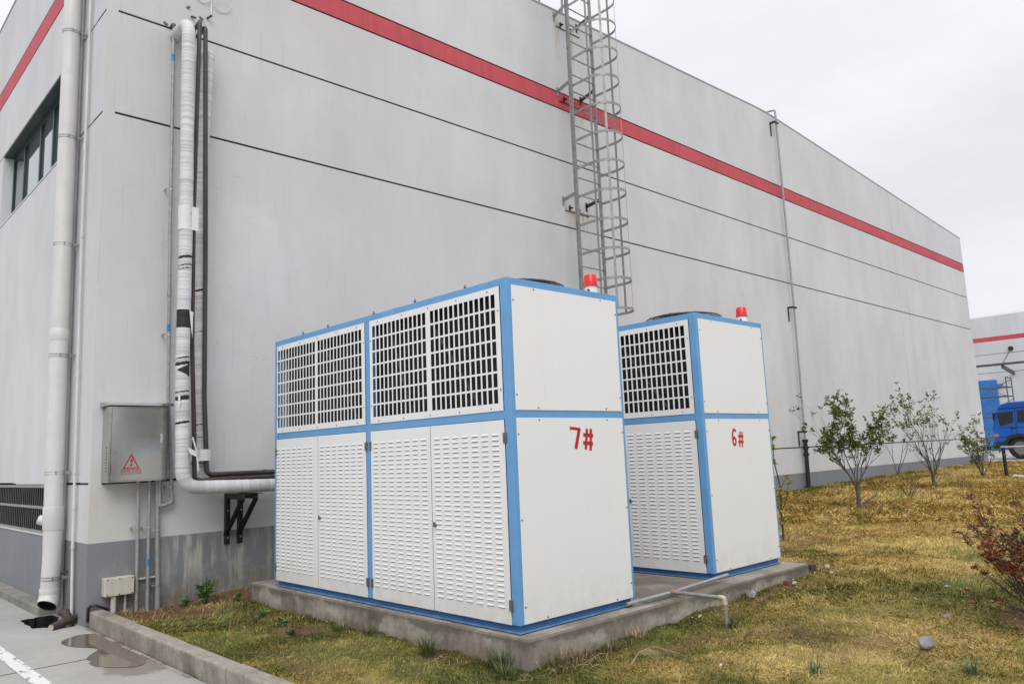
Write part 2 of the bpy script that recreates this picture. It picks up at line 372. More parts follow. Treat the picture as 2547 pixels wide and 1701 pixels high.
c = k.mix(kerbd, c, (.27, .24, .205)); c = k.mix(k.m('MULTIPLY', k.rng(dd2, 1., .6), 0.0), c, (.2, .19, .17)); c = k.mix(k.m('MULTIPLY', wet, .75), c, (.20, .165, .135))
k.col(c); k.rough(k.rng(wet, 0, 1, .8, .35)); k.bump(k.m('ADD', k.m('MULTIPLY', b, .6), k.m('MULTIPLY', g, .2)), .004, .5); M['pave'] = k.mat
k = NT('puddle_water'); k.col((.145, .118, .094)); k.rough(.02); k.b.inputs['IOR'].default_value = 1.33; k.b.inputs['Specular IOR Level'].default_value = .9; k.bump(k.noise(3, 2), .0006, .2); M['water'] = k.mat
k = NT('worn_white_line'); n1 = k.noise(22, 5, .6, (1, .55, 1)); wear = k.rng(n1, .575, .6); c = k.mix(wear, k.mix(k.noise(6, 4), (.60, .59, .55), (.72, .71, .68)), (.27, .255, .225)); k.col(c); k.rough(.75); k.bump(k.m('SUBTRACT', 1., wear), .003, .6); M['line'] = k.mat
M['bark'] = simple('shrub_bark', (.085, .07, .058), .85, var=.3, scale=30, bump=.002)
M['barkdark'] = simple('dark_bark', (.06, .045, .04), .85, var=.3, scale=30)
M['log'] = simple('wet_bark_log', (.055, .042, .035), .7, var=.5, scale=20, bump=.01, dark=(.12, .10, .085))
M['logend'] = simple('log_end_wood', (.42, .36, .27), .8)
M['rock'] = concrete('grey_stone', (.20, .20, .20), (.33, .33, .325), 8)
M['stonew'] = concrete('pale_stone', (.36, .34, .30), (.46, .44, .41), 12)
M['brick'] = simple('red_brick_piece', (.17, .065, .045), .85, var=.3, scale=30, dark=(.12, .06, .05))
M['brickdark'] = simple('dark_brick_piece', (.06, .04, .035), .85, var=.3, scale=30)
M['paper'] = simple('white_litter', (.5, .49, .46), .7)
M['straw'] = simple('dry_straw', (.33, .255, .15), .8, var=.3, scale=30)
def colmat(name, rough=.7, spec=.2, var=.25, scale=60):
    k = NT(name); at = k.n('ShaderNodeVertexColor', layer_name='Col'); f = k.rng(k.noise(scale, 4, .6), .3, .7, 1 - var, 1 + var)
    vv = k.n('ShaderNodeVectorMath', operation='SCALE'); k.lk(at.outputs['Color'], vv.inputs[0]); k.lk(f, vv.inputs['Scale'])
    k.lk(vv.outputs[0], k.b.inputs['Base Color']); k.rough(rough); k.b.inputs['Specular IOR Level'].default_value = spec; return k
M['leaf'] = colmat('leaves', .45, .4, .12).mat
M['grass'] = colmat('grass_blades', .7, .15, .1, 8).mat
kk = colmat('lawn_soil', .95, .1, .3, 70); kk.bump(kk.m('ADD', kk.noise(30, 5, .7), kk.m('MULTIPLY', kk.noise(140, 3), .5)), .02, .9); M['soil'] = kk.mat
M['truckblue'] = simple('truck_blue_paint', (.010, .115, .50), .3, var=.06)
M['doorblue'] = simple('blue_door_paint', (.03, .17, .48), .6, var=.12, scale=3)
M['tyre'] = simple('tyre_rubber', (.02, .02, .02), .8)
M['rim'] = simple('grey_rim', (.25, .25, .25), .5, .5)
M['truckglass'] = simple('cab_glass', (.015, .017, .02), .08, spec=.8)
M['hinge'] = simple('dull_steel_hinge', (.17, .17, .165), .4, .5, var=.3, scale=40)
M['sealant'] = simple('hemp_wrapped_joint', (.42, .38, .30), .7, var=.3, scale=40)
M['orange'] = simple('orange_lamp', (.6, .22, .02), .3)
M['beam'] = simple('dark_grey_beam', (.07, .075, .085), .5)
M['yard'] = concrete('yard_concrete', (.30, .29, .28), (.38, .37, .355), .6)

# ------------------------------------------------------------------ the setting: ground
RZ = -.25
def G(x, y):
    x = np.asarray(x, float); y = np.asarray(y, float)
    g = np.interp(x, [0, 1.5, 5, 9, 13, 18, 26], [-.165, -.185, -.10, .03, .13, .19, .22])
    g = g + np.exp(-((x - 1.9) / .9) ** 2) * np.clip(1 + y / .7, 0, 1) * .09
    g = g + np.clip(1 - (x - .1) / .5, 0, 1) * .03
    return g
def Gs(x, y): return float(G(x, y))
far = MB(); far.add([(-900, -900, -.42), (900, -900, -.42), (900, 900, -.42), (-900, 900, -.42)], [(0, 1, 2, 3)])
o = far.build('ground', M['yard']); o['kind'] = 'structure'

# pavement: two slabs with a joint between them and a broken hole at the downpipe
from mathutils.geometry import tessellate_polygon
def flat_poly(name, loops, z, mat, thick=0.0, parent=None):
    mats = [mat, M['pit']]
    L3 = [[Vector((p[0], p[1], z)) for p in l] for l in loops]
    tri = tessellate_polygon(L3); b = MB(); vs = [v for l in L3 for v in l]
    b.add(vs, [tuple(t) for t in tri])
    if thick:
        o_ = 0
        for l in L3:
            n = len(l)
            for i in range(n):
                p, q = l[i], l[(i + 1) % n]
                b.add([p, q, q - Vector((0, 0, thick)), p - Vector((0, 0, thick))], [(0, 1, 2, 3)], 1)
    return b.build(name, mats if thick else mat, parent)
pave = thing('pavement', 'pale concrete pavement beside the kerb', None, (0, 0, RZ)); del pave['category']; pave['kind'] = 'structure'
hole = [(-.312, .93), (-.26, .945), (-.235, .955), (-.19, .94), (-.165, .98), (-.03, .97), (-.03, .15), (-.16, .15), (-.20, .19), (-.215, .27), (-.25, .33), (-.29, .355), (-.325, .37), (-.322, .46), (-.318, .58), (-.33, .66), (-.316, .75)]
rr = random.Random(3)
def jag(l, a): 
    out = []
    for i in range(len(l)):
        p, q = l[i], l[(i + 1) % len(l)]; out.append(p); out.append(((p[0] + q[0]) / 2 + rr.uniform(-a, a), (p[1] + q[1]) / 2 + rr.uniform(-a, a)))
    return out
hole = jag(hole, .008)
flat_poly('slab', [[(-60, -1.265), (.008, -1.298), (.008, .0), (-.0, .0), (-.0, 60), (-60, 60)], hole[::-1]], RZ, M['pave'], .16, pave)
flat_poly('slab', [[(-60, -60), (.008, -60), (.008, -1.318), (-60, -1.283)]], RZ, M['pave'], .16, pave)
flat_poly('slab', [[(.022, -60), (.25, -60), (.25, -14), (.022, -14)]], RZ, M['pave'], .16, pave)
b = MB(); b.add([(-.4, 0, RZ - .16), (.05, 0, RZ - .16), (.05, 1.3, RZ - .16), (-.4, 1.3, RZ - .16)], [(0, 1, 2, 3)])
b.box((-60, -1.5, RZ - .05), (.02, -1.1, RZ - .014)); b.box((-.05, -14, RZ - .12), (.036, -.02, RZ - .012))
o = b.build('soil_bed', M['pit']); o['kind'] = 'structure'
o = flat_poly('white_line', [[(-.77, -14), (-.672, -14), (-.672, 14), (-.77, 14)]], RZ + .004, M['line']); o['kind'] = 'structure'
# puddle
pud = [(-.305, -.492), (-.25, -.402), (-.196, -.356), (-.122, -.309), (-.049, -.347), (0.0, -.41), (.028, -.52), (.03, -.713), (.02, -.888), (-.013, -1.059), (.012, -1.141), (.028, -1.228), (.028, -1.495), (.013, -1.582), (-.03, -1.69), (-.07, -1.80), (-.12, -1.86), (-.2, -1.846), (-.345, -1.643), (-.358, -1.47), (-.316, -1.416), (-.338, -1.313), (-.252, -1.157), (-.174, -1.058), (-.179, -.968), (-.24, -.865), (-.297, -.746), (-.318, -.61)]
def smooth_loop(l, it=2):
    for _ in range(it):
        o_ = []
        for i in range(len(l)):
            p, q = l[i], l[(i + 1) % len(l)]
            o_ += [(p[0] * .75 + q[0] * .25, p[1] * .75 + q[1] * .25), (p[0] * .25 + q[0] * .75, p[1] * .25 + q[1] * .75)]
        l = o_
    return l
o = flat_poly('puddle', [smooth_loop(pud)], RZ + .003, M['water']); o['kind'] = 'structure'

# kerb, each stone its own piece
kerb = thing('kerb', 'row of pale concrete kerb stones between pavement and lawn', None, (.085, -.03, RZ)); del kerb['category']; kerb['kind'] = 'structure'
ys = [-.03, -.955, -2.03, -2.925, -3.17, -4.2, -5.2, -6.2, -7.2, -8.2, -9.2, -10.2, -11.2, -12.2]
for i in range(len(ys) - 1):
    j = rr.uniform(-.004, .004); h = rr.uniform(-.004, .004)
    b = MB(); b.box((.026 + j, ys[i + 1] + .007, RZ - .1), (.145 + j, ys[i] - .007, -.112 + h))
    b.build('kerb_stone', M['kerb'], kerb, bevel=.020, seg=3)
b = MB(); b.box((.05, -14, RZ - .1), (.12, -.04, -.15)); b.build('mortar', M['pit'], kerb)
b = MB()
y = -.1
while y > -12:
    L = rr.uniform(.12, .5); w = rr.uniform(.008, .018); b.box((.006 - w - .014, y - L, RZ - .01), (.006, y, RZ + rr.uniform(.003, .008))); y -= L + rr.uniform(.01, .25)
b.build('mortar_strip', M['kerb'], kerb, bevel=.002)

# lawn
PAD = (1.319, -4.3185, 5.013, -.4767)
def fields(x, y):
    n1 = fbm(x, y, .55, 4, 1); n2 = fbm(x, y, 2.4, 4, 9); n3 = fbm(x, y, 1.2, 4, 20); n4 = fbm(x, y, 7, 3, 31)
    dpad = np.maximum.reduce([PAD[0] - x, x - PAD[2], PAD[1] - y, y - PAD[3]])
    left = np.clip((1.9 - x) / 1.0, 0, 1)
    nearpad = np.clip(1 - dpad / .7, 0, 1)
    green = .43 + .42 * left * np.clip((-y + .6) / 1.6, 0, 1) + .14 * nearpad + (n1 - .5) * .75 + (n2 - .5) * 1.5 + (n4 - .5) * .8 - np.clip((x - 4.0) / 5., 0, 1) * .42 - np.clip(x-9,0,1)*.05
    green = green + np.clip(1 - np.abs(y + .25) / .45, 0, 1) * np.clip(x - 8, 0, 1) * .5
    green = green - np.clip(1 - (x - .13) / .45, 0, 1) * np.clip((-y - 2.0) / 1, 0, 1) * .35
    soil = np.clip((n3 - .62) * 7, 0, 1) * .55
    # bare earth along the wall and the left of the pad
    def blob(cx, cy, rx, ry, a): return a * np.clip(1.25 - (((x - cx) / rx) ** 2 + ((y - cy) / ry) ** 2) + (n2 - .5) * 1.6, 0, 1)
    for q in ((.75, -.12, .8, .26, 1.6), (.55, -.55, .6, .26, 1.6), (1.2, -.25, .6, .3, 1.0), (.95, -2.0, .22, .3, .8), (1.1, -1.2, .22, .5, .5), (2.55, -4.75, .45, .10, .7), (3.6, -4.5, .6, .10, .8), (4.5, -4.5, .6, .14, .7), (6.6, -3.4, .9, .2, .6), (10.35, -2.6, .35, .25, 1.2), (14.41, -2.37, .25, .2, 1.0), (17.42, -2.4, .3, .2, .9), (4.26, -6.36, .35, .3, 1.0), (2.9, -5.0, .5, .12, .6)):
        soil = np.maximum(soil, blob(*q))
    return np.clip(green, 0, 1), np.clip(soil, 0, 1), n1, n2, n4
STRAW = np.array([.44, .35, .145]); GOLD = np.array([.50, .34, .105]); OLIVE = np.array([.26, .225, .06]); GREEN = np.array([.125, .145, .040]); BROWN = np.array([.20, .125, .062]); EARTH = np.array([.150, .088, .054]); SHADE_GREEN = np.array([.032, .055, .016])
def lerp(a, b, t): return a + (b - a) * t[..., None]
def gcolor(x, y, jitter=None):
    g, s, n1, n2, n4 = fields(x, y)
    if jitter is not None: g = np.clip(g + jitter, 0, 1)
    far_ = np.clip((x - 4.5) / 4, 0, 1)
    dry = lerp(np.broadcast_to(STRAW, x.shape + (3,)), GOLD, np.clip(n4 * 1.3 - .15 + far_ * .3, 0, 1))
    c = lerp(dry, OLIVE, np.clip(g * 2.2, 0, 1)); c = lerp(c, GREEN, np.clip(g * 2 - .85, 0, 1)); 
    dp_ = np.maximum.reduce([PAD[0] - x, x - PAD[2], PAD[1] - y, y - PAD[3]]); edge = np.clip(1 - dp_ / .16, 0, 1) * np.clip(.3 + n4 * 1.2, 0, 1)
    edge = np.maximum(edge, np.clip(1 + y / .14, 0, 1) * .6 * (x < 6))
    c = lerp(c, SHADE_GREEN, edge * .62)  # contact shadow and darker grass coloured in along pad edges and wall foot
    return c, g, s
xs = np.concatenate([np.arange(.125, 8, .05), np.arange(8, 26.4, .14)]); ysg = np.arange(-12.5, .001, .055)
ysg[-1] = 0.0
XX, YY = np.meshgrid(xs, ysg, indexing='ij')
_, g_, s_, = gcolor(XX, YY)
fade_e = np.clip((XX - .125) / .15, 0, 1)
ZZ = G(XX, YY) + ((fbm(XX, YY, 3.0, 4, 3) - .5) * .05 + (fbm(XX, YY, 9, 3, 5) - .5) * .045) * fade_e - s_ * .012
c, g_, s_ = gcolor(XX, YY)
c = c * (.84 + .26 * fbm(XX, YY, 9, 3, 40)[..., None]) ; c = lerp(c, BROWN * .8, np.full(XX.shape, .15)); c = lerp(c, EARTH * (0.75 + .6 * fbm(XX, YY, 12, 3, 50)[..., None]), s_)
nx, ny = XX.shape; idx = np.arange(nx * ny).reshape(nx, ny)
F = np.stack([idx[:-1, :-1], idx[1:, :-1], idx[1:, 1:], idx[:-1, 1:]], -1).reshape(-1, 4)
def np_mesh(name, V, loops, ltot, mat, color, parent=None, smooth=False):
    me = bpy.data.meshes.new(name); nf = len(ltot)
    me.vertices.add(len(V)); me.vertices.foreach_set('co', V.astype(np.float32).ravel())
    me.loops.add(len(loops)); me.loops.foreach_set('vertex_index', loops.astype(np.int32))
    me.polygons.add(nf); me.polygons.foreach_set('loop_start', (np.cumsum(ltot) - ltot).astype(np.int32)); me.polygons.foreach_set('loop_total', ltot.astype(np.int32))
    me.update(calc_edges=True); me.materials.append(mat)
    at = me.color_attributes.new('Col', 'FLOAT_COLOR', 'POINT'); cc = np.ones((len(V), 4), np.float32); cc[:, :3] = color; at.data.foreach_set('color', cc.ravel())
    if smooth: me.polygons.foreach_set('use_smooth', [True] * nf)
    o = bpy.data.objects.new(name, me); COL.objects.link(o)
    if parent: o.parent = parent
    return o
V = np.stack([XX, YY, ZZ], -1).reshape(-1, 3)
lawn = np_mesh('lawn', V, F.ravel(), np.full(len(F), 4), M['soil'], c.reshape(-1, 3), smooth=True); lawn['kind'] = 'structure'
def zlawn(x, y):
    x = np.asarray(x, float); y = np.asarray(y, float); _, s0, _, _, _ = None, fields(x, y)[1], 0, 0, 0
    e = np.clip((x - .125) / .15, 0, 1)
    return G(x, y) + ((fbm(x, y, 3.0, 4, 3) - .5) * .05 + (fbm(x, y, 9, 3, 5) - .5) * .045) * e - s0 * .012
def zl(x, y): return float(zlawn(np.array([x]), np.array([y]))[0])

def blades(n, region, length, width, rs, dens_soil=.12):
    x0, x1, y0, y1, dmin, dmax = region
    x = rs.uniform(x0, x1, n); y = rs.uniform(y0, y1, n)
    dx = x - CAM.x; dy = y - CAM.y; d = np.hypot(dx, dy); a = np.arctan2(dy, dx)
    ok = (d >= dmin) & (d < dmax) & (a > math.radians(2)) & (a < math.radians(80))
    ok &= ~((x > PAD[0] - .005) & (x < PAD[2] + .005) & (y > PAD[1] - .005) & (y < PAD[3] + .005)) & (y < -.015) & (x > .15)
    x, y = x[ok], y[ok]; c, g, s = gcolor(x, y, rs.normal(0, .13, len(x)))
    clump = fbm(x, y, 5, 3, 77)
    keep = rs.rand(len(x)) < (1 - s * (1 - dens_soil)) * np.clip(.45 + clump * 1.1, 0, 1)
    x, y, c, g, s, clump = x[keep], y[keep], c[keep], g[keep], s[keep], clump[keep]; m = len(x)
    z = zlawn(x, y) - .003
    L = length * rs.uniform(.5, 1.35, m) * (.6 + .8 * clump); W = width * rs.uniform(.7, 1.3, m)
    # wind-combed lying direction that wanders with the noise
    th = fbm(x, y, 1.1, 3, 60) * 9 + rs.normal(0, .9, m); lean = np.clip(rs.normal(1.0, .28, m) - .25 * g, .2, 1.4)
    dxh, dyh = np.cos(th), np.sin(th); px, py = -dyh, dxh
    roll_ = rs.uniform(-.8, .8, m)
    def at(t, bend): 
        l = lean * bend; return x + dxh * L * t * np.sin(l), y + dyh * L * t * np.sin(l), z + L * t * np.cos(l)
    ax, ay, az = at(.5, .75); tx, ty, tz = at(1., 1.1)
    wz = np.sin(roll_) * W * .5; wx = px * W * .5; wy = py * W * .5
    V = np.empty((m, 5, 3)); V[:, 0] = np.stack([x - wx, y - wy, z - wz * .2], 1); V[:, 1] = np.stack([x + wx, y + wy, z + wz * .2], 1)
    V[:, 2] = np.stack([ax + wx * .8, ay + wy * .8, az + wz], 1); V[:, 3] = np.stack([ax - wx * .8, ay - wy * .8, az - wz], 1); V[:, 4] = np.stack([tx, ty, tz], 1)
    base = np.arange(m)[:, None] * 5
    lp = np.concatenate([base + np.array([0, 1, 2, 3]), base + np.array([3, 2, 4])], 1)
    lt = np.tile([4, 3], m)
    r = rs.rand(m); cc = c * (rs.uniform(.5, 1.45, m) * (.68 + .66 * fbm(x, y, 4.2, 3, 91)) * (.72 + .56 * fbm(x, y, 15, 2, 95)))[:, None]
    br = r < .12; cc[br] = BROWN * rs.uniform(.6, 1.4, br.sum())[:, None]
    br = r > .95; cc[br] = STRAW * rs.uniform(.85, 1.2, br.sum())[:, None]
    return V.reshape(-1, 3), lp.ravel(), lt, np.repeat(cc, 5, 0)
rs = np.random.RandomState(11); parts = []
parts.append(blades(520000, (.15, 6.5, -8.5, -.02, 2.6, 6.6), .029, .0034, rs))
parts.append(blades(300000, (.15, 12, -8, -.02, 6.6, 11.5), .045, .0055, rs))
parts.append(blades(260000, (5, 26.3, -9, -.02, 11.5, 32), .085, .0105, rs))
vo = 0; VV = []; LP = []; LT = []; CC = []
for v, lp, lt, cc in parts: VV.append(v); LP.append(lp + vo); LT.append(lt); CC.append(cc); vo += len(v)
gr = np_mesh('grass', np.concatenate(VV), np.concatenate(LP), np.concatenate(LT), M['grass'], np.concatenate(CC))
tag(gr, 'short dry yellow and green grass covering the lawn', 'grass', kind='stuff')

b = MB(); b.add([(26.3, -14, .205), (120, -60, .205), (120, 60, .205), (26.77, 60, .205), (26.77, 0, .205), (26.3, 0, .205)], [(0, 1, 2, 3, 4, 5)])
o = b.build('yard', M['yard']); o['kind'] = 'structure'

# ------------------------------------------------------------------ the factory building
XR, DEP = 26.76, 30.
JL = dict(pl=.4735, j3=1.0096, j2=4.6279, j1=5.7134, sb=6.5968, st=6.8767)
def roof_z(x): return np.interp(x, [0, 6.1, 13.3, 13.9, 17.7, 26.76], [8.07, 8.275, 8.54, 8.53, 8.31, 7.77]) - np.interp(x, [0, 2], [.02, 0])
fac = thing('factory_building', 'long grey factory hall with a red stripe, seen at its corner', 'building', (0, 0, -.3))
Wd = .3
def front(z0, z1, mat, name='wall_band', x0=.10, x1=XR):
    MB().box((x0, 0, z0), (x1, Wd, z1)).build(name, mat, fac)
g = .012
b = MB(); b.box((.0, .0, -.45), (XR, Wd, JL['pl'])); b.box((0, Wd, -.45), (Wd, DEP, JL['pl'])); b.build('plinth', M['plinth'], fac)
b = MB(); b.box((.0, 0, JL['pl']), (.10, Wd, JL['st'] + .3)); b.box((0, Wd, JL['pl']), (.10, Wd + .01, JL['st'] + .3)); b.build('corner_strip', M['wall'], fac)
front(JL['pl'], JL['j3'] - g, M['wall']); front(JL['j3'] + g, JL['j2'] - g, M['wall']); front(JL['j2'] + g, JL['j1'] - g, M['wall']); front(JL['j1'] + g, JL['sb'] - g, M['wall'])
MB().box((0, .001, JL['sb'] + g), (XR, Wd, JL['st'] - g)).build('red_stripe', M['stripe'], fac)
MB().box((0, .0, JL['sb'] - g), (.1, .02, JL['sb'] - g)) 
xs_ = [0, 3, 6.1, 9.7, 13.3, 13.9, 17.7, 22, XR]
pts = [(0.0, JL['st'] + g), (XR, JL['st'] + g)] + [(x, float(roof_z(x))) for x in xs_[::-1]]
MB().prism(pts, 1, 0, Wd).build('wall_band', M['wall'], fac)
cap_o = MB()
for a_, b_ in zip(xs_[:-1], xs_[1:]): cap_o.bar((a_, Wd / 2, float(roof_z(a_)) + .012), (b_, Wd / 2, float(roof_z(b_)) + .012), Wd + .02, .024)
cap_o.build('parapet_cap', M['cap'], fac)
b = MB()
for z in (JL['j3'], JL['j2'], JL['j1'], JL['sb'], JL['st']):
    b.box((.012, .016, z - .03), (XR - .01, Wd - .02, z + .03))
    zz = [(Wd, DEP - .02)] if z > 6 else ([(4.95, DEP - .02)] if abs(z - JL['j1']) < .1 else [(Wd, DEP - .02)])
    if z == JL['j3']: zz = [(.3, 1.6), (4.62, DEP - .02)]
    if z == JL['j1']: zz = [(.3, 1.48), (4.95, DEP - .02)]
    for (a_, c_) in zz: b.box((.016, a_ + .02, z - .03), (Wd - .02, c_, z + .03 if z != JL['j2'] else z + .02))
b.build('joint_backing', M['groove'], fac)
# left wall bands (facing the pavement)
def left(z0, z1, mat, segs, name='wall_band'):
    b = MB()
    for a_, c_ in segs: b.box((0, a_, z0), (Wd, c_, z1))
    b.build(name, mat, fac)
Y0 = Wd + .01
WY0, WY1, WZ0, WZ1 = 1.5, 4.93, 4.655, JL['j1'] - .003
GY0, GY1, GZ0, GZ1 = 1.62, 4.6, .485, .998
# the corner column's left face: bands between y .06 and Y0
MB()
left(JL['pl'], JL['j3'] - g, M['wall'], [(Y0, GY0), (GY1, DEP)]); left(JL['j3'] + g, JL['j2'] - g, M['wall'], [(Y0, DEP)])
left(JL['j2'] + g, JL['j1'] - g, M['wall'], [(Y0, WY0), (WY1, DEP)]); left(JL['j1'] + g, JL['sb'] - g, M['wall'], [(Y0, DEP)])
MB().box((.001, Wd, JL['sb'] + g), (Wd, DEP, JL['st'] - g)).build('red_stripe', M['stripe'], fac)
MB().box((0, Wd, JL['st'] + g), (Wd, DEP, 8.05)).build('wall_band', M['wall'], fac)
MB().box((-.01, -.01, 8.05), (Wd, DEP, 8.075)).build('parapet_cap', M['cap'], fac)
MB().box((XR - Wd, Wd, -.3), (XR, DEP, 7.75)).build('wall_band', M['wall'], fac)
MB().box((Wd, Wd, 7.3), (XR - Wd, DEP, 7.4)).build('roof', M['cap'], fac)
# short joint grooves on the corner column, left face, are the gaps above; close the column with shallow grooves
for z in (JL['j3'], JL['j2'], JL['j1']):
    MB().box((-.0015, .045, z - .009), (.004, Y0 + .01, z + .009)).build('joint_strip', M['groove'], fac)
# window in the left wall
win = MB(); 
x0 = .13
for (a_, c_) in ((WZ0 + .0, WZ0 + .06), (WZ1 - .07, WZ1)): win.box((x0, WY0, a_), (x0 + .05, WY1, c_))
for y_ in (WY0, WY1 - .06): win.box((x0, y_, WZ0 + .06), (x0 + .05, y_ + .06, WZ1 - .07))
wf = win.build('window', M['winframe'], fac)
mul = [4.20, 3.28, 2.62]
for y_ in mul: MB().box((x0 - .006, y_ - .03, WZ0 + .06), (x0 + .044, y_ + .03, WZ1 - .07)).build('mullion', M['winframe'], wf)
e = [WY1 - .06] + mul + [WY0 + .06]
for i in range(4):
    MB().box((x0 + .018 + .003 * (i % 2), e[i + 1] + .03, WZ0 + .06), (x0 + .026 + .003 * (i % 2), e[i] - .03, WZ1 - .07)).build('pane', M['glass'], wf)
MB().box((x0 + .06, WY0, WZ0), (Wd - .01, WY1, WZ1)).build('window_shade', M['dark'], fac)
MB().box((.004, WY0, WZ1 - .006), (x0 + .01, WY1, WZ1 + .015)).build('dark_soffit', M['winframe'], fac)  # dark strip along the soffit of the window reveal
b = MB(); b.box((.0, WY0, WZ0 - .02), (x0, WY1, WZ0)); b.build('window_sill', M['wall'], fac)
# louvred vent grille low in the left wall
vg = MB(); vg.box((.012, GY0, GZ1 - .03), (.05, GY1, GZ1)); vg.box((.012, GY0, GZ0), (.05, GY1, GZ0 + .03)); vg.box((.008, GY0, .744), (.04, GY1, .772))
vgo = vg.build('vent_grille', M['galv'], fac)
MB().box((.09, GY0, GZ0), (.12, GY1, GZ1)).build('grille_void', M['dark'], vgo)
y_ = GY0 + .03; sl = None
while y_ < GY1 - .02:
    for (za, zb_) in ((GZ0 + .03, .744), (.772, GZ1 - .03)):
        b = MB(); b.bar((.03, y_, za), (.03, y_, zb_), .010, .045, up=(.75, .66, 0)); b.build('slat', M['beam2'], vgo)
    y_ += .097
MB().box((-.006, GY0, GZ0 - .012), (.03, GY1, GZ0)).build('grille_sill', M['wall'], fac)
# low ledge at the foot of the left wall
b = MB(); b.box((-.15, 1.0, RZ - .1), (0, 3.2, -.165)); b.box((-.15, 3.205, RZ - .1), (0, 14, -.163))
tag(b.build('ledge', M['ledge'], bevel=.01), 'low dark concrete ledge at the foot of the left wall', None, kind='structure')

tl = MB(); r9 = random.Random(77)  # unseen trees added behind the viewer for steel and glass to reflect
for i in range(70):
    a_ = -math.pi + math.pi * 1.05 * i / 69 + .15; R9 = r9.uniform(62, 74); c_ = Vector((math.cos(a_) * R9, math.sin(a_) * R9 * .95 - 6, 0)); h_ = r9.uniform(3.0, 4.9); w_ = r9.uniform(3, 5)
    if c_.y > -12 and c_.x > -20: continue
    n_ = 14; vs = []; fs = []
    for k_ in range(7):
        t = k_ / 6; rr2 = w_ * math.sin(math.pi * min(.97, .25 + t * .72)) 
        for j in range(n_): b2 = 2 * math.pi * j / n_; q = rr2 * r9.uniform(.8, 1.15); vs.append((c_.x + math.cos(b2) * q, c_.y + math.sin(b2) * q, -.3 + h_ * t + r9.uniform(-.3, .3) * (k_ > 0)))
    for k_ in range(6):
        for j in range(n_): fs.append((k_ * n_ + j, k_ * n_ + (j + 1) % n_, (k_ + 1) * n_ + (j + 1) % n_, (k_ + 1) * n_ + j))
    fs.append(tuple(6 * n_ + j for j in range(n_))); tl.add(vs, fs)
o = tl.build('added_tree_line', simple('added_foliage', (.05, .07, .03), .9, var=.4, scale=.6)); tag(o, 'added dark tree line behind the viewer, unseen, for the steel to reflect', 'added trees', kind='stuff')

# ------------------------------------------------------------------ the two chillers
TOP, ZB, UW, UL = 2.3, .052, 1.1695, 3.3228
def strokes(lines, w, mk, b, z0=.0):
    """flat brush strokes: each a quad, 0.3 mm apart so that they never share a plane"""
    for i, (p, q) in enumerate(lines):
        d = Vector((q[0] - p[0], q[1] - p[1])); d.normalize(); n_ = Vector((-d.y, d.x)) * w / 2
        o_ = .0012 + .0003 * i
        b.add([mk(p[0] - n_.x, p[1] - n_.y, o_), mk(q[0] - n_.x, q[1] - n_.y, o_), mk(q[0] + n_.x, q[1] + n_.y, o_), mk(p[0] + n_.x, p[1] + n_.y, o_)], [(0, 1, 2, 3)])
def louvre_mesh():
    b = MB(); w, h, d = .066, .0115, .0060
    # a pressed hood on a face towards -x: local y along, z up, open below
    v = [(0, 0, h), (0, w, h), (-d * .55, .004, h * .62), (-d * .55, w - .004, h * .62), (-d, .003, 0), (-d, w - .003, 0), (0, 0, -.0005), (0, w, -.0005)]
    b.add(v, [(0, 2, 3, 1), (2, 4, 5, 3), (0, 6, 4, 2), (1, 3, 5, 7)], 0)
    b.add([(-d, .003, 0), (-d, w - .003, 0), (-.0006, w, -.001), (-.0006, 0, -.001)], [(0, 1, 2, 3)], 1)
    b.add([(-.0008, .001, -.0042), (-.0008, w - .001, -.0042), (-.0008, w - .001, -.0006), (-.0008, .001, -.0006)], [(0, 1, 2, 3)], 1)  # dark strip drawn in as the shadow line below the lip
    return b
LV = louvre_mesh()
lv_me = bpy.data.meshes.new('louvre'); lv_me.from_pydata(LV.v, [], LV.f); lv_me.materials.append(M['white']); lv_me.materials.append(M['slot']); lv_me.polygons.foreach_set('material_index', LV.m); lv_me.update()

def holed_plate(b, xa, xb, ys_, zs_, solid):
    """plate facing -x between xa (front) and xb with real rectangular holes"""
    ny_, nz_ = len(ys_), len(zs_)
    vid = {}
    def v(i, j, k_):
        key = (i, j, k_)
        if key not in vid: vid[key] = len(b.v); b.v.append(((xa, xb)[k_], ys_[i], zs_[j]))
        return vid[key]
    def S(i, j): return 0 <= i < ny_ - 1 and 0 <= j < nz_ - 1 and solid(i, j)
    for i in range(ny_ - 1):
        for j in range(nz_ - 1):
            if not S(i, j): continue
            b.f.append([v(i, j, 0), v(i, j + 1, 0), v(i + 1, j + 1, 0), v(i + 1, j, 0)]); b.m.append(0)
            for (di, dj, p, q) in ((-1, 0, (i, j), (i, j + 1)), (1, 0, (i + 1, j), (i + 1, j + 1)), (0, -1, (i, j), (i + 1, j)), (0, 1, (i, j + 1), (i + 1, j + 1))):
                if not S(i + di, j + dj): b.f.append([v(*p, 0), v(*p, 1), v(*q, 1), v(*q, 0)]); b.m.append(0)

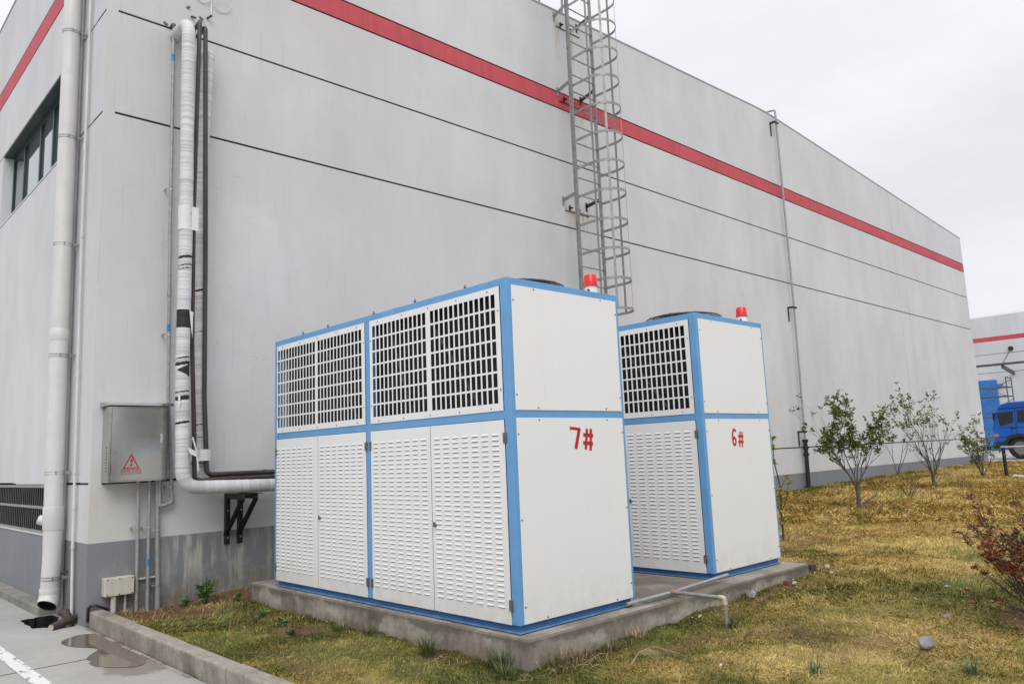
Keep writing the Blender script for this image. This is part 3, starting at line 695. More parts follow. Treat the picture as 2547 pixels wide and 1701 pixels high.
def chiller(X, Y, label, digit, lit_all):
    u = thing('chiller_unit', label, 'chiller', (X, Y, 0), 'white and blue chiller units on the concrete pad')
    P_ = M['blue']; px = .05; 
    def bx(name, a, b_, m_, par=u, bev=0): return MB().box((X + a[0], Y + a[1], a[2]), (X + b_[0], Y + b_[1], b_[2])).build(name, m_, par, bevel=bev)
    for (xa, ya) in ((0, 0), (UW - px, 0), (0, UL - .07), (UW - px, UL - .07)): bx('corner_post', (xa, ya + (.012 if ya > 1 else 0), ZB), (xa + px, ya + .07, TOP), P_, bev=.005)
    for xa in (0, UW - px): bx('mid_post', (xa + .001, 1.655, ZB), (xa + px, 1.725, TOP - .056), P_, bev=.003)
    for (za, zb_) in ((TOP - .055, TOP - .001), (1.352, 1.412), (ZB + .001, ZB + .05)):
        for xa in (0, UW - px):
            for (ya, yb) in ((.07, 1.655), (1.725, UL - .07)):
                if za > 2: 
                    if ya > 1: continue
                    ya, yb = .07, UL - .07
                bx('rail', (xa + .002, ya, za), (xa + px - .002, yb, zb_), P_, bev=.003)
        for ya in (0, UL - .07): bx('rail', (px, ya + .002, za), (UW - px, ya + .06, zb_), P_, bev=.003)
    bx('top_plate', (px, .06, TOP - .02), (UW - px, UL - .07, TOP - .008), M['lampbase'])
    # base channel with its lower flange
    b = MB()
    b.box((X + .022, Y + .022, .006), (X + UW - .03, Y + .03, ZB)); b.box((X + .022, Y + .03, .006), (X + .03, Y + UL - .05, ZB)); b.box((X + UW - .038, Y + .03, .006), (X + UW - .03, Y + UL - .05, ZB)); b.box((X + .03, Y + UL - .058, .006), (X + UW - .038, Y + UL - .05, ZB))
    b.build('base_channel', M['blueshade'], u)
    b = MB(); b.box((X - .006, Y - .006, .006), (X + UW - .028, Y + .022, .011)); b.box((X - .006, Y + .022, .006), (X + .022, Y + UL - .045, .011)); b.build('base_flange', M['blueflange'], u)
    b = MB(); b.box((X + .004, Y + .004, -.002), (X + UW - .04, Y + .03, .006)); b.box((X + .004, Y + .03, -.002), (X + .03, Y + UL - .06, .006)); b.build('gap_shade', M['dark'], u)  # dark strip standing in for the shaded gap under the flange
    # solid back of the machine
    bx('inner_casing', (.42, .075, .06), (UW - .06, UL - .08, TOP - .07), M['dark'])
    bx('coil', (.095, .075, 1.42), (.14, UL - .075, TOP - .06), M['coil'])
    bx('brace', (.045, .1, 1.43), (.05, .12, 1.44), M['dark'])
    b = MB()
    for (ya, yb) in ((.35, .95), (1.15, 1.45), (1.9, 2.5)): b.bar((X + .048, Y + ya, 1.44), (X + .048, Y + yb, 2.2), .006, .02, (0, 1, 0))
    b.build('coil_tube', M['beam2'], u)
    # grille panels
    for (ya, yb, g0, g1_) in ((.073, 1.653, (.120, .839), (.896, 1.613)), (1.728, 3.275, (1.778, 2.497), (2.545, 3.255))):
        b = MB(); yy = [ya]; holes = set()
        for (ga, gb) in (g0, g1_):
            pit = (gb - ga + .0155) / 13
            for kx in range(13):
                yy += [ga + kx * pit, ga + kx * pit + pit - .0155]; holes.add(len(yy) - 2)
        yy.append(yb); zz = [1.409]; hz = set()
        for kz in range(7): zz += [1.460 + kz * .1075, 1.460 + kz * .1075 + .0935]; hz.add(len(zz) - 2)
        zz.append(2.247)
        holed_plate(b, X - .003, X - .0018, [Y + t for t in yy], zz, lambda i, j: not (i in holes and j in hz))
        gp = b.build('grille_panel', M['white'], u)
        b = MB()
        for kx in range(5):
            for zz_ in (1.428, 2.226): b.tube([(X - .006, Y + ya + .12 + kx * (yb - ya - .24) / 4, zz_), (X - .002, Y + ya + .12 + kx * (yb - ya - .24) / 4, zz_)], .0055, 6)
        for yy_ in (ya + .018, yb - .018):
            for zz_ in (1.55, 2.08): b.tube([(X - .006, Y + yy_, zz_), (X - .002, Y + yy_, zz_)], .0055, 6)
        o_ = b.build('screw', M['rustpipe'], gp); o_['kind'] = 'stuff'
    # doors with pressed louvres
    cols = [(.129, .073, .869), (.917, .873, 1.655), (1.782, 1.727, 2.500), (2.595, 2.504, 3.277)]
    left_n = 300
    rest = MB()
    for di, (c0, ya, yb) in enumerate(cols):
        d = MB().box((X - .003 - .001 * (di % 2), Y + ya + .0013, ZB), (X + .0015, Y + yb - .0013, 1.349)).build('door', M['white'], u, bevel=.002)
        span = (yb - ya); pit = .1052 if di < 2 else .1035
        for r_ in range(34):
            for kx in range(7):
                yq = c0 + kx * pit * (1 if di < 2 else .985); zq = 1.262 - r_ * .03325 - .012
                if left_n > 0 and (di == 0 or (lit_all and di == 1)):
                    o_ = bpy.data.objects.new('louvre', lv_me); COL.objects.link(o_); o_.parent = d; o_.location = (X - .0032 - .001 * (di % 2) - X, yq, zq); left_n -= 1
                else:
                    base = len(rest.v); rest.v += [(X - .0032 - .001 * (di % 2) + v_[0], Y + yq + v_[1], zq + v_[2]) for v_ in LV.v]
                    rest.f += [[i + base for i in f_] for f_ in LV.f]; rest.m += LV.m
        hy = ya - .004 if di in (0, 2) else yb + .004
        for hz_ in (1.232, .172):
            h = MB().box((X - .009, Y + hy - .016, hz_ - .033), (X - .0015, Y + hy + .016, hz_ + .033)); h.tube([(X - .010, Y + hy, hz_ - .032), (X - .010, Y + hy, hz_ + .032)], .005, 8)
            h.build('hinge', M['hinge'], d)
        if di in (0, 2):
            ky = yb - .035; h = MB().tube([(X - .003, Y + ky, .645), (X - .016, Y + ky, .645)], [.017, .013], 14); h.box((X - .022, Y + ky - .004, .632), (X - .015, Y + ky + .004, .668)); h.build('lock', M['hinge'], d)
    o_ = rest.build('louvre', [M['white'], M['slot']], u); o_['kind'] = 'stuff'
    # end panels, blank, towards -y and +y
    for yf, sg in ((0, -1), (UL, 1)):
        for (za, zb_) in ((1.408, 2.249), (ZB + .004, 1.357)):
            a_ = Y + yf + (-.003 if sg < 0 else -.012); c_ = Y + yf + (.012 if sg < 0 else .003)
            pnl = MB().box((X + .040, a_, za), (X + 1.142, c_, zb_)).build('end_panel', M['white'], u, bevel=.002)
            if sg < 0:
                b = MB(); zz_ = [za + .017, zb_ - .012] if za > 1 else [.07, zb_ - .015]
                for sx in (.25, .96):
                    for z_ in zz_: b.tube([(X + sx, Y - .0065, z_), (X + sx, Y - .002, z_)], .0055, 6)
                for sx in (.052, 1.13):
                    for z_ in ((1.51, 2.145) if za > 1 else (.16, .70, 1.25)): b.tube([(X + sx, Y - .0065, z_), (X + sx, Y - .002, z_)], .0055, 6)
                o_ = b.build('screw', M['rustpipe'], pnl); o_['kind'] = 'stuff'
                if za < 1:
                    tx = MB(); mk0 = (lambda a0, z0: (lambda x_, z_, o_: (X + a0 + x_, Y - .003 - o_, z0 + z_)))
                    if digit == '7':
                        mk = mk0(.553, 1.138); w = .021
                        mk2 = mk0(.553, 1.138)
                        tx.add([mk(-.004, .162, .001), mk(.006, .158, .001), mk(.105, .150, .001), mk(.108, .128, .001), mk(.010, .138, .001), mk(.002, .128, .001)], [(0, 1, 2, 3, 4, 5)])
                        strokes([((.098, .146), (.072, .070)), ((.073, .074), (.050, .004))], .031, mk, tx)
                        strokes([((.178, .142), (.155, -.004)), ((.220, .142), (.206, -.012)), ((.135, .100), (.240, .094)), ((.130, .044), (.235, .036))], .026, mk, tx)
                    else:
                        mk = mk0(.447, 1.105); cx_, cz_ = .042, .050
                        ring_ = [(cx_ + .037 * math.cos(t), cz_ + .045 * math.sin(t)) for t in [i * math.pi / 6 for i in range(13)]]
                        for i in range(12):
                            p, q = ring_[i], ring_[i + 1]; ip = (cx_ + (p[0] - cx_) * .36, cz_ + (p[1] - cz_) * .42); iq = (cx_ + (q[0] - cx_) * .36, cz_ + (q[1] - cz_) * .42)
                            tx.add([mk(p[0], p[1], .001), mk(q[0], q[1], .001), mk(iq[0], iq[1], .001), mk(ip[0], ip[1], .001)], [(0, 1, 2, 3)])
                        arc = [(.078, .138), (.060, .156), (.038, .154), (.022, .134), (.016, .095), (.016, .050)]
                        strokes(list(zip(arc[:-1], arc[1:])), .024, mk, tx)
                        strokes([((.150, .138), (.125, -.002)), ((.186, .134), (.170, -.004)), ((.112, .098), (.202, .094)), ((.106, .046), (.198, .042))], .021, mk, tx)
                    tx.build('unit_number', M['red'], pnl)
    bx('back_panel', (UW - .006, .073, ZB + .01), (UW + .003, UL - .073, TOP - .058), M['white'])
    # fans on top with wire guards
    for fy in (.52, 1.66, 2.80):
        cx_, cy_ = X + .60, Y + fy; R = .365
        fan = MB(); n_ = 36
        def circ(r_, z_): return [(cx_ + r_ * math.cos(2 * math.pi * i / n_), cy_ + r_ * math.sin(2 * math.pi * i / n_), z_) for i in range(n_)]
        vs = circ(R, TOP - .005) + circ(R, TOP + .055) + circ(R - .012, TOP + .055) + circ(R - .012, TOP - .005)
        fs = []
        for k_ in range(3):
            for i in range(n_): fs.append((k_ * n_ + i, k_ * n_ + (i + 1) % n_, (k_ + 1) * n_ + (i + 1) % n_, (k_ + 1) * n_ + i))
        fan.add(vs, fs); sh = fan.build('fan', M['guard'], u, smooth=True)
        gd = MB()
        for i in range(22):
            r_ = .05 + i * .0152; z_ = TOP + .100 - .030 * (r_ / R) ** 6
            gd.ring((cx_, cy_, z_ + rr.uniform(-.001, .001)), (0, 0, 1), r_, .0034, 36, 5)
        for i in range(8):
            a_ = math.pi * i / 4 + .2; d_ = (math.cos(a_), math.sin(a_))
            gd.tube([(cx_ + d_[0] * t * R, cy_ + d_[1] * t * R, TOP + .104 - .030 * t ** 6) for t in (.1, .5, .8, .95)] + [(cx_ + d_[0] * (R + .012), cy_ + d_[1] * (R + .012), TOP + .055), (cx_ + d_[0] * (R + .014), cy_ + d_[1] * (R + .014), TOP + .0)], .0035, 5)
        gd.build('wire_guard', M['guard'], sh)
        hb = MB().tube([(cx_, cy_, TOP - .02), (cx_, cy_, TOP + .09)], .07, 14)
        for i in range(4):
            a_ = math.pi / 2 * i; d_ = Vector((math.cos(a_), math.sin(a_), 0)); e_ = Vector((-d_.y, d_.x, 0))
            c_ = Vector((cx_, cy_, TOP + .05)); hb.add([c_ + d_ * .07 - e_ * .05 + Vector((0, 0, -.02)), c_ + d_ * .32 - e_ * .09 + Vector((0, 0, -.03)), c_ + d_ * .32 + e_ * .09 + Vector((0, 0, .02)), c_ + d_ * .07 + e_ * .05 + Vector((0, 0, .02))], [(0, 1, 2, 3)])
        hb.build('fan_blades', M['galv'], sh)
    b = MB()
    for y_ in (.45, 1.05, 1.62, 2.35, 2.8): b.tube([(X + .02, Y + y_, TOP - .005), (X + .02, Y + y_, TOP + .012)], .009, 6); b.ring((X + .02, Y + y_, TOP + .014), (1, 0, 0), .012, .003, 10, 4)
    o_ = b.build('lifting_eye', M['guard'], u)
    # red beacon
    bxx, byy = X + .985, Y + .10
    pb = MB().tube([(bxx, byy, TOP - .002), (bxx, byy, TOP + .02), (bxx, byy, TOP + .063)], [.054, .051, .049], 20).build('beacon', M['lampbase'], u, smooth=True)
    MB().tube([(bxx, byy, TOP + .063), (bxx, byy, TOP + .071), (bxx, byy, TOP + .071), (bxx, byy, TOP + .143), (bxx, byy, TOP + .157), (bxx, byy, TOP + .163)], [.056, .056, .0530, .0490, .041, .020], 24).build('lens', M['lens'], pb, smooth=True)
    MB().tube([(bxx - .051, byy - .012, TOP + .035), (bxx - .052, byy - .02, TOP + .03), (bxx - .055, byy - .022, TOP - .0)], .008, 8).build('cable_gland', M['guard'], pb)
    return u
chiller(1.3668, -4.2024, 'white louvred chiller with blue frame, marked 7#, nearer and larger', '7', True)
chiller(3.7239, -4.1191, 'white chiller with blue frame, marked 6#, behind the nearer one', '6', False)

# concrete pad
b = MB(); n_ = 40
pd = bmesh.new()
def pad_mesh():
    # bevelled slab with gently uneven edges
    x0, y0, x1, y1 = PAD; b = MB(); N = 60
    def edge(p, q, n__): return [((p[0] + (q[0] - p[0]) * i / n__), (p[1] + (q[1] - p[1]) * i / n__)) for i in range(n__)]
    loop = edge((x0, y0), (x1, y0), 60) + edge((x1, y0), (x1, y1), 40) + edge((x1, y1), (x0, y1), 30) + edge((x0, y1), (x0, y0), 70)
    cx_, cy_ = (x0 + x1) / 2, (y0 + y1) / 2; rings = []
    for ins, z in ((0, -.42), (0, -.022), (.006, -.006), (.018, -.0005), (.05, -.001)):
        ring = []
        for (x, y) in loop:
            w = float(fbm(np.array([x * 1.0 + (y * .7)]), np.array([y]), 4, 3, 66)[0] - .5)
            dx = ins + (abs(w) * .02 if z > -.03 and ins < .04 else 0) + w * .012; sx = 1 if x < cx_ else -1; sy = 1 if y < cy_ else -1
            ex = min(abs(x - x0), abs(x - x1)); ey = min(abs(y - y0), abs(y - y1))
            dx = dx + abs(w) ** 2 * .12 * (z > -.03) * (ins < .03)
            X_ = x + (sx * dx if ex < 1e-6 else 0); Y_ = y + (sy * dx if ey < 1e-6 else 0)
            ring.append((X_, Y_, z - (abs(w) * .006 if 0 < ins < .04 else 0)))
        rings.append(ring)
    n = len(loop); vs = [p for r_ in rings for p in r_]
    fs = [(k_ * n + i, k_ * n + (i + 1) % n, (k_ + 1) * n + (i + 1) % n, (k_ + 1) * n + i) for k_ in range(4) for i in range(n)]
    fs.append(tuple(4 * n + i for i in range(n))); b.add(vs, fs); return b
o = pad_mesh().build('concrete_pad', M['pad']); tag(o, 'low stained concrete pad under the two chillers', 'concrete pad')
pd.free()

# drain pipe on the pad
dp = thing('drain_pipe', 'thin galvanised drain pipe with a tee between the two chillers', 'drain pipe', (2.94, -4.25, .03))
z = .034
MB().tube([(2.40, -4.235, z - .005), (2.94, -4.245, z), (3.80, -4.20, z + .01)],   .0138, 12).build('pipe', M['galvp'], dp, smooth=True)
MB().tube([(2.90, -4.245, z), (2.985, -4.245, z + .001)], .0185, 12).build('tee', M['copper'], dp, smooth=True)
MB().tube([(2.94, -4.25, z), (2.925, -4.68, z + .006)],   .0138, 12).build('pipe', M['galvp'], dp, smooth=True)
MB().tube(arc_path([(2.925, -4.66, z + .006), (2.923, -4.70, z + .006), (2.925, -4.705, z - .04)], .03, 5), .0185, 12).build('elbow', M['sealant'], dp, smooth=True)
MB().tube([(2.924, -4.703, z - .02), (2.935, -4.700, -.20)],   .0138, 12).build('pipe', M['galvp'], dp, smooth=True)

# ------------------------------------------------------------------ pipes and ducts at the corner
def duct(name, label, path, r, blacks, loc, seed, straps=()):
    """tape-wrapped insulated pipe: many rings, uneven radius, black gaps at given heights"""
    root = thing(name, label, 'duct', loc)
    P = arc_path(path, .16, 8); pts = []
    for a_, c_ in zip(P[:-1], P[1:]):
        L = (c_ - a_).length; n = max(1, int(L / .0065))
        for i in range(n): pts.append(a_.lerp(c_, i / n))
    pts.append(P[-1]); R_ = random.Random(seed); n = 28; b = MB(); N = len(pts)
    rad = []; col = []; i = 0
    while i < N:
        w = R_.randint(3, 7); t = R_.uniform(-.0010, .0010); s_ = R_.uniform(.84, 1.02)
        if R_.random() < .12: s_ *= .86
        for k_ in range(w): rad.append(r + t + .0018 * k_ / w); col.append(s_)
        if R_.random() < .4: col[-1] *= .74
        i += w
    rad = rad[:N]; col = col[:N]
    wob = [(math.sin(i * .013 + seed) * .004, math.cos(i * .011 + seed * 2) * .004) for i in range(N)]
    pts = [p + Vector((w[0] * min(1, i / 40), w[1] * 0, 0)) for i, (p, w) in enumerate(zip(pts, wob))]
    b.tube(pts, rad, n)
    # shear the wraps a little so that the turns are spiral
    for f in range(len(b.f) - 2):
        vs_ = [Vector(b.v[q]) for q in b.f[f]]; c_ = sum(vs_, Vector()) / 4
        i_ = f // n; ctr = pts[i_]; ang = math.atan2(c_.y - ctr.y, c_.x - ctr.x)    # -90 deg faces the viewer side
        for (z0, z1, kind) in blacks:
            if not (z1 - .02 < c_.z < z0 + .02): continue
            side = math.sin(ang + math.pi / 2) # -1 left .. 1 right
            if c_.y > ctr.y + .01 and kind != 'all': continue
            if kind == 'thin': lo, hi = z1 + .010 * side, z0 + .010 * side - .006 * abs(side)
            elif kind == 'wedge': m_ = (z0 + z1) / 2; hh = (z0 - z1) / 2 * max(0, (side + 1) / 1.6); lo, hi = m_ - hh, m_ + hh
            else: lo, hi = z1, z0
            if lo < c_.z < hi: b.m[f] = 1
    cc = np.ones((len(b.v), 4), np.float32)
    base_ = len(b.v) // n
    for i_ in range(N):
        cc[i_ * n:(i_ + 1) * n, :3] = np.array([.62, .62, .635]) * col[i_] * (1 if pts[i_].z > 1.15 else .97)
    o_ = b.build('wrap', [M['wrap'], M['blackfoam']], root, smooth=False, color=cc)
    o_.data.polygons.foreach_set('use_smooth', [True] * len(o_.data.polygons))
    return root
k = NT('tape_wrap'); at = k.n('ShaderNodeVertexColor', layer_name='Col'); X, Y, Z = k.xyz()[:3]
st = k.noise(5, 5, .6, off=(1, 1, 1)); dirt = k.m('MULTIPLY', k.rng(st, .45, .7, 0, .6), k.rng(Z, 1.15, .95, .35, 1))
c = k.mix(dirt, at.outputs['Color'], (.40, .385, .34)); c = k.mix(k.rng(k.noise(60, 3, .6, (1, 1, .6)), .64, .74, 0, .5), c, (.25, .24, .22)); k.col(c); k.rough(.5); k.bump(k.noise(60, 3, .6, (.35, .35, 1)), .004, .6); M['wrap'] = k.mat
M['blackfoam'] = simple('black_foam', (.012, .012, .013), .6)
M['whitetape'] = simple('white_tape', (.66, .66, .67), .5, var=.06)
d1 = duct('wrapped_duct', 'front thick pipe wrapped in torn white tape with black patches showing', [(.655, .02, 5.63), (.655, -.40, 5.62), (.66, -.40, 3.5), (.664, -.40, 2.0), (.684, -.40, .935), (1.78, -.40, .905), (1.80, -.80, .905)], .0625,
     [(3.163, 3.135, 'thin'), (3.075, 3.06, 'thin'), (3.04, 3.028, 'thin'), (2.60, 2.445, 'all'), (2.62, 2.60, 'all'), (2.17, 2.155, 'thin'), (2.125, 2.09, 'thin'), (2.10, 1.98, 'wedge'), (1.845, 1.83, 'thin'), (1.80, 1.755, 'thin'), (1.56, 1.535, 'thin')], (.66, -.4, .9), 3)
d2 = duct('wrapped_duct', 'rear white taped pipe behind the two dark pipes at the corner', [(.95, .02, 5.50), (.95, -.16, 5.50), (.905, -.16, 4.3), (.90, -.16, 3.4), (.915, -.16, 2.2), (.925, -.16, .95), (1.9, -.16, .90)], .0625, [(2.90, 2.876, 'thin'), (2.47, 2.462, 'thin'), (1.545, 1.533, 'thin')], (.92, -.16, .9), 8)
d1['group'] = d2['group'] = 'white wrapped ducts on the wall'
# loose ends and straps of tape
b = MB(); b.tube([(.655, -.40, 3.66), (.66, -.40, 3.42)], .0665, 24); b.box((.70, -.455, 3.42), (.765, -.452, 3.655)); b.build('tape_band', M['whitetape'], d1)
b = MB()
b.add([(.70, -.46, 1.31), (.79, -.45, 1.27), (.84, -.40, 1.29), (.84, -.40, 1.20), (.79, -.46, 1.215), (.72, -.468, 1.25)], [(0, 1, 5), (1, 2, 3, 4), (1, 4, 5)])
b.add([(.735, -.468, 1.40), (.75, -.468, 1.405), (.80, -.458, 1.25), (.785, -.46, 1.245)], [(0, 1, 2, 3)])
b.add([(.785, -.46, 1.21), (.80, -.46, 1.215), (.815, -.455, 1.09), (.80, -.458, 1.075)], [(0, 1, 2, 3)])
b.add([(.69, -.465, 2.62), (.735, -.452, 2.60), (.728, -.458, 2.55), (.728, -.456, 2.35), (.715, -.46, 2.42)], [(0, 1, 2), (0, 2, 3, 4)])
b.add([(.605, -.457, 1.79), (.62, -.466, 1.80), (.622, -.468, 1.72), (.608, -.462, 1.66)], [(0, 1, 2, 3)])
b.build('loose_tape', M['whitetape'], d1)
b = MB(); b.tube([(.925, -.20, 1.29), (.925, -.20, 1.18)], .10, 20); b.build('tape_band', M['whitetape'], d2)

p1 = thing('heating_pipe', 'dark brown pipe close behind the front taped pipe', 'pipe', (.80, -.3, 1.0), 'dark pipes down the wall')
pth = arc_path([(.845, .0, 5.77), (.832, -.22, 5.77), (.80, -.30, 5.72), (.775, -.30, 3.7), (.785, -.30, 2.3), (.822, -.30, 1.4), (.832, -.30, .995), (1.9, -.30, .995)], .06, 5)
MB().tube(pth, .0215, 12).build('pipe', M['rustpipe'], p1, smooth=True)
for x in (1.18, 1.62): MB().tube([(x, -.30, .995), (x + .05, -.30, .995)], .026, 12).build('pipe_coupling', M['rustpipe'], p1, smooth=True)
p2 = thing('heating_pipe', 'dark grey pipe in front of the rear taped pipe', 'pipe', (.91, -.25, 1.04), 'dark pipes down the wall')
pth = arc_path([(.90, .0, 5.73), (.885, -.20, 5.73), (.875, -.26, 5.69), (.915, -.26, 3.4), (.93, -.26, 1.8), (.955, -.26, 1.3), (.965, -.26, 1.045), (1.9, -.26, 1.042)], .06, 5)
MB().tube(pth, .0235, 12).build('pipe', M['darkpipe'], p2, smooth=True)
for x in (1.55,): MB().tube([(x, -.26, 1.043), (x + .04, -.26, 1.043)], .028, 12).build('pipe_coupling', M['darkpipe'], p2, smooth=True)
for z in (1.41, 1.16):
    MB().bar((.80, -.262, z - .002), (.95, -.262, z), .004, .008).build('tie_wire', M['wire'], p2)
for x, lab in ((1.254, 'black steel wall bracket under the taped pipe, nearer the corner'), (1.39, 'black steel wall bracket under the taped pipe, nearer the chiller')):
    br = thing('pipe_bracket', lab, 'bracket', (x + .03, 0, .34), 'black brackets under the taped pipe')
    sx = x
    b = MB(); b.box((sx, -.006, .335), (sx + .062, 0, .845)); b.box((sx, -.055, .335), (sx + .006, -.006, .845)); b.build('upright', M['blacksteel'], br)
    b = MB(); b.box((sx, -.47, .838), (sx + .055, -.056, .844)); b.box((sx, -.47, .788), (sx + .006, -.056, .838)); b.build('arm', M['blacksteel'], br)
    b = MB(); b.bar((sx + .03, -.012, .44), (sx + .03, -.40, .80), .048, .006, (1, 0, 0)); b.bar((sx + .008, -.012, .43), (sx + .008, -.40, .79), .006, .04, (1, 0, 0)); b.build('diagonal', M['blacksteel'], br)
    for z in (.40, .67): MB().tube([(sx + .035, -.018, z), (sx + .035, -.004, z)], .011, 6).build('bolt', M['clampm'], br)

# conduit with elbow beside the cabinet
ca = thing('conduit', 'thin grey conduit beside the taped pipes, bent into the cabinet from below', 'conduit', (.65, -.05, .8), 'grey conduits at the corner')
MB().tube([(.622, .01, 5.73), (.622, -.045, 5.73)], .02, 12).build('wall_stub', M['darkpipe'], ca)
MB().tube(arc_path([(.622, -.02, 5.73), (.622, -.06, 5.73), (.622, -.06, 5.66)], .04), .024, 12).build('elbow', M['darkpipe'], ca, smooth=True)
MB().tube([(.622, -.06, 5.70), (.635, -.06, 3.4), (.655, -.06, 1.8), (.712, -.06, .84)], .0165, 12).build('pipe', M['galvp'], ca, smooth=True)
MB().tube(arc_path([(.711, -.06, .87), (.714, -.06, .79), (.60, -.06, .765), (.598, -.06, .82)], .04), .021, 12).build('elbow', M['galvp'], ca, smooth=True)
MB().tube([(.598, -.06, .80), (.596, -.06, 1.02)], .0175, 12).build('pipe', M['galvp'], ca, smooth=True)
for z, x in ((5.36, .624), (2.50, .644)): MB().tube([(x, -.06, z - .035), (x, -.06, z + .035)], .0178, 12).build('blue_band', M['bluetape'], ca)
MB().tube([(.640, -.06, 2.82), (.640, -.06, 2.90)], .021, 12).build('pipe_coupling', M['galvp'], ca, smooth=True)
def clamp(x, y, z, r, par, axis=(0, 0, 1), tab=-1):
    b = MB(); b.tube([(x, y, z - .007), (x, y, z + .007)], r + .003, 14); b.box((x + tab * (r + .03) - .006, y + .0, z - .008), (x + tab * (r + .03) + .006, 0, z + .008)); b.bar((x + tab * r, y, z), (x + tab * (r + .03), y, z), .004, .012)
    return b.build('clamp', M['clampm'], par)
clamp(.636, -.06, 3.93 - .0, .0165, ca); clamp(.645, -.06, 2.43, .0165, ca); clamp(.70, -.06, .94, .0165, ca)
b = MB().tube([(.722, -.09, .925), (.722, -.09, .94)], .004, 6)

# stainless cabinet
cb = thing('electrical_cabinet', 'stainless steel electrical cabinet with a red voltage warning triangle', 'cabinet', (.35, -.1, 1.0))
CX0, CX1, CY, CZ0, CZ1 = .09, .612, -.20, 1.012, 1.706
MB().box((CX0, CY, CZ0), (CX1, -.002, CZ1)).build('body', M['steel'], cb, bevel=.003)
hd = MB(); hd.prism([(-.003, CZ1 + .052), (CY - .045, CZ1 + .030), (CY - .048, CZ1 + .004), (-.003, CZ1 + .003)], 0, CX0 - .03, CX1 + .03); hd.build('hood', M['steel'], cb, bevel=.003)
dr = MB().box((CX0 + .02, CY - .012, CZ0 + .014), (CX1 - .012, CY - .0015, CZ1 - .012)).build('door', M['steel'], cb, bevel=.003)
b = MB(); hx = CX1 - .065; hz = 1.41; b.box((hx - .011, CY - .018, hz - .045), (hx + .011, CY - .012, hz + .035)); b.bar((hx, CY - .026, hz + .03), (hx, CY - .022, hz - .04), .014, .01, (1, 0, 0)); b.build('handle', M['chrome'], dr, bevel=.002)
for z in (1.63, 1.13): MB().tube([(CX0 + .012, CY - .008, z - .025), (CX0 + .012, CY - .008, z + .025)], .007, 8).build('hinge', M['steel'], cb)
for i in range(9):
    z = 1.335 - i * .0265; MB().prism([(CY + .055, z), (CY + .135, z), (CY + .135, z - .010), (CY + .055, z - .010)], 0, CX0 - .006, CX0 - .0005).build('vent_louvre', M['steel'], cb)
# warning sign on the door
tx = MB(); yw = CY - .0125
mk = lambda x_, z_, o_: (.20 + x_, yw - o_, 1.085 + z_)
# triangle outline ring
A_ = [(.012, .05), (.158, .05), (.085, .185)]; B_ = [(.029, .059), (.141, .059), (.085, .163)]
for i in range(3):
    j = (i + 1) % 3; tx.add([mk(*A_[i], .001), mk(*A_[j], .001), mk(*B_[j], .001), mk(*B_[i], .001)], [(0, 1, 2, 3)])
O_ = [(.002, -.002), (.168, -.002), (.168, .046), (.002, .046)]; I_ = [(.007, .003), (.163, .003), (.163, .041), (.007, .041)]
for i in range(4):
    j = (i + 1) % 4; tx.add([mk(*O_[i], .001), mk(*O_[j], .001), mk(*I_[j], .001), mk(*I_[i], .001)], [(0, 1, 2, 3)])
tx.add([mk(.086, .140, .0014), mk(.072, .108, .0014), mk(.083, .111, .0014), mk(.094, .116, .0014), mk(.098, .140, .0014)], [(0, 1, 2, 3, 4)])
tx.add([mk(.083, .111, .0017), (mk(.092, .116, .0017)), mk(.098, .114, .0017), mk(.087, .078, .0017), mk(.082, .080, .0017), mk(.089, .104, .0017)], [(0, 1, 2, 3, 4, 5)])
tx.add([mk(.082, .064, .002), mk(.074, .085, .002), mk(.083, .081, .002), mk(.096, .086, .002)], [(0, 1, 2, 3)])
sg = tx.build('warning_sign', M['warn'], dr)
cu = bpy.data.curves.new('sign_text', 'FONT'); cu.body = '有电 危险'; cu.size = .034; cu.align_x = 'CENTER'; cu.align_y = 'CENTER'
to = bpy.data.objects.new('tmp', cu); COL.objects.link(to)
dg = bpy.context.evaluated_depsgraph_get(); dg.update(); tm = bpy.data.meshes.new_from_object(to.evaluated_get(dg)); COL.objects.unlink(to); bpy.data.objects.remove(to)
if len(tm.polygons) > 0:
    w_ = max(v.co.x for v in tm.vertices) - min(v.co.x for v in tm.vertices); s_ = .145 / w_
    q = sg; off = Vector((0, 0, 0))
    while q is not None: off += q.location; q = q.parent
    for v in tm.vertices: v.co = Vector((.285 + v.co.x * s_, yw - .0012, 1.107 + v.co.y * s_)) - off
    tm.materials.append(M['warn']); t_o = bpy.data.objects.new('sign_text', tm); COL.objects.link(t_o); t_o.parent = dr
# pipes below the cabinet
for i, (xa, xb, r, cz, lab) in enumerate(((.40, .413, .0165, (.585,), 'grey pipe under the steel cabinet, next to the cream box'), (.50, .509, .0160, (.578,), 'grey pipe under the steel cabinet with a blue band low on it'), (.572, .609, .0215, (.545, .036), 'thickest grey pipe under the steel cabinet, held by two clamps'))):
    t = thing('conduit', lab, 'conduit', (xb, -.05, -.17), 'grey conduits at the corner')
    MB().tube([(xa, -.06 if i < 2 else -.05, 1.02), (xb, -.06 if i < 2 else -.05, -.22)], r, 14).build('pipe', M['galvp'], t, smooth=True)
    for c_ in cz:
        f = (1.02 - c_) / 1.24; clamp(xa + (xb - xa) * f, -.06 if i < 2 else -.05, c_, r, t)
    if i == 1: MB().tube([(.507, -.06, .225), (.507, -.06, .29)], r + .0012, 14).build('blue_band', M['bluetape'], t)
    if i == 2: MB().tube([(.604, -.05, -.22), (.604, -.05, .02)], .026, 14).build('sleeve', M['galvp'], t, smooth=True)
o = MB().tube([(.425, -.022, .108), (.59, -.022, .112)], .011, 10).build('pipe_stub', M['cream'], smooth=True); tag(o, 'short cream pipe running level behind the grey pipes', 'pipe')
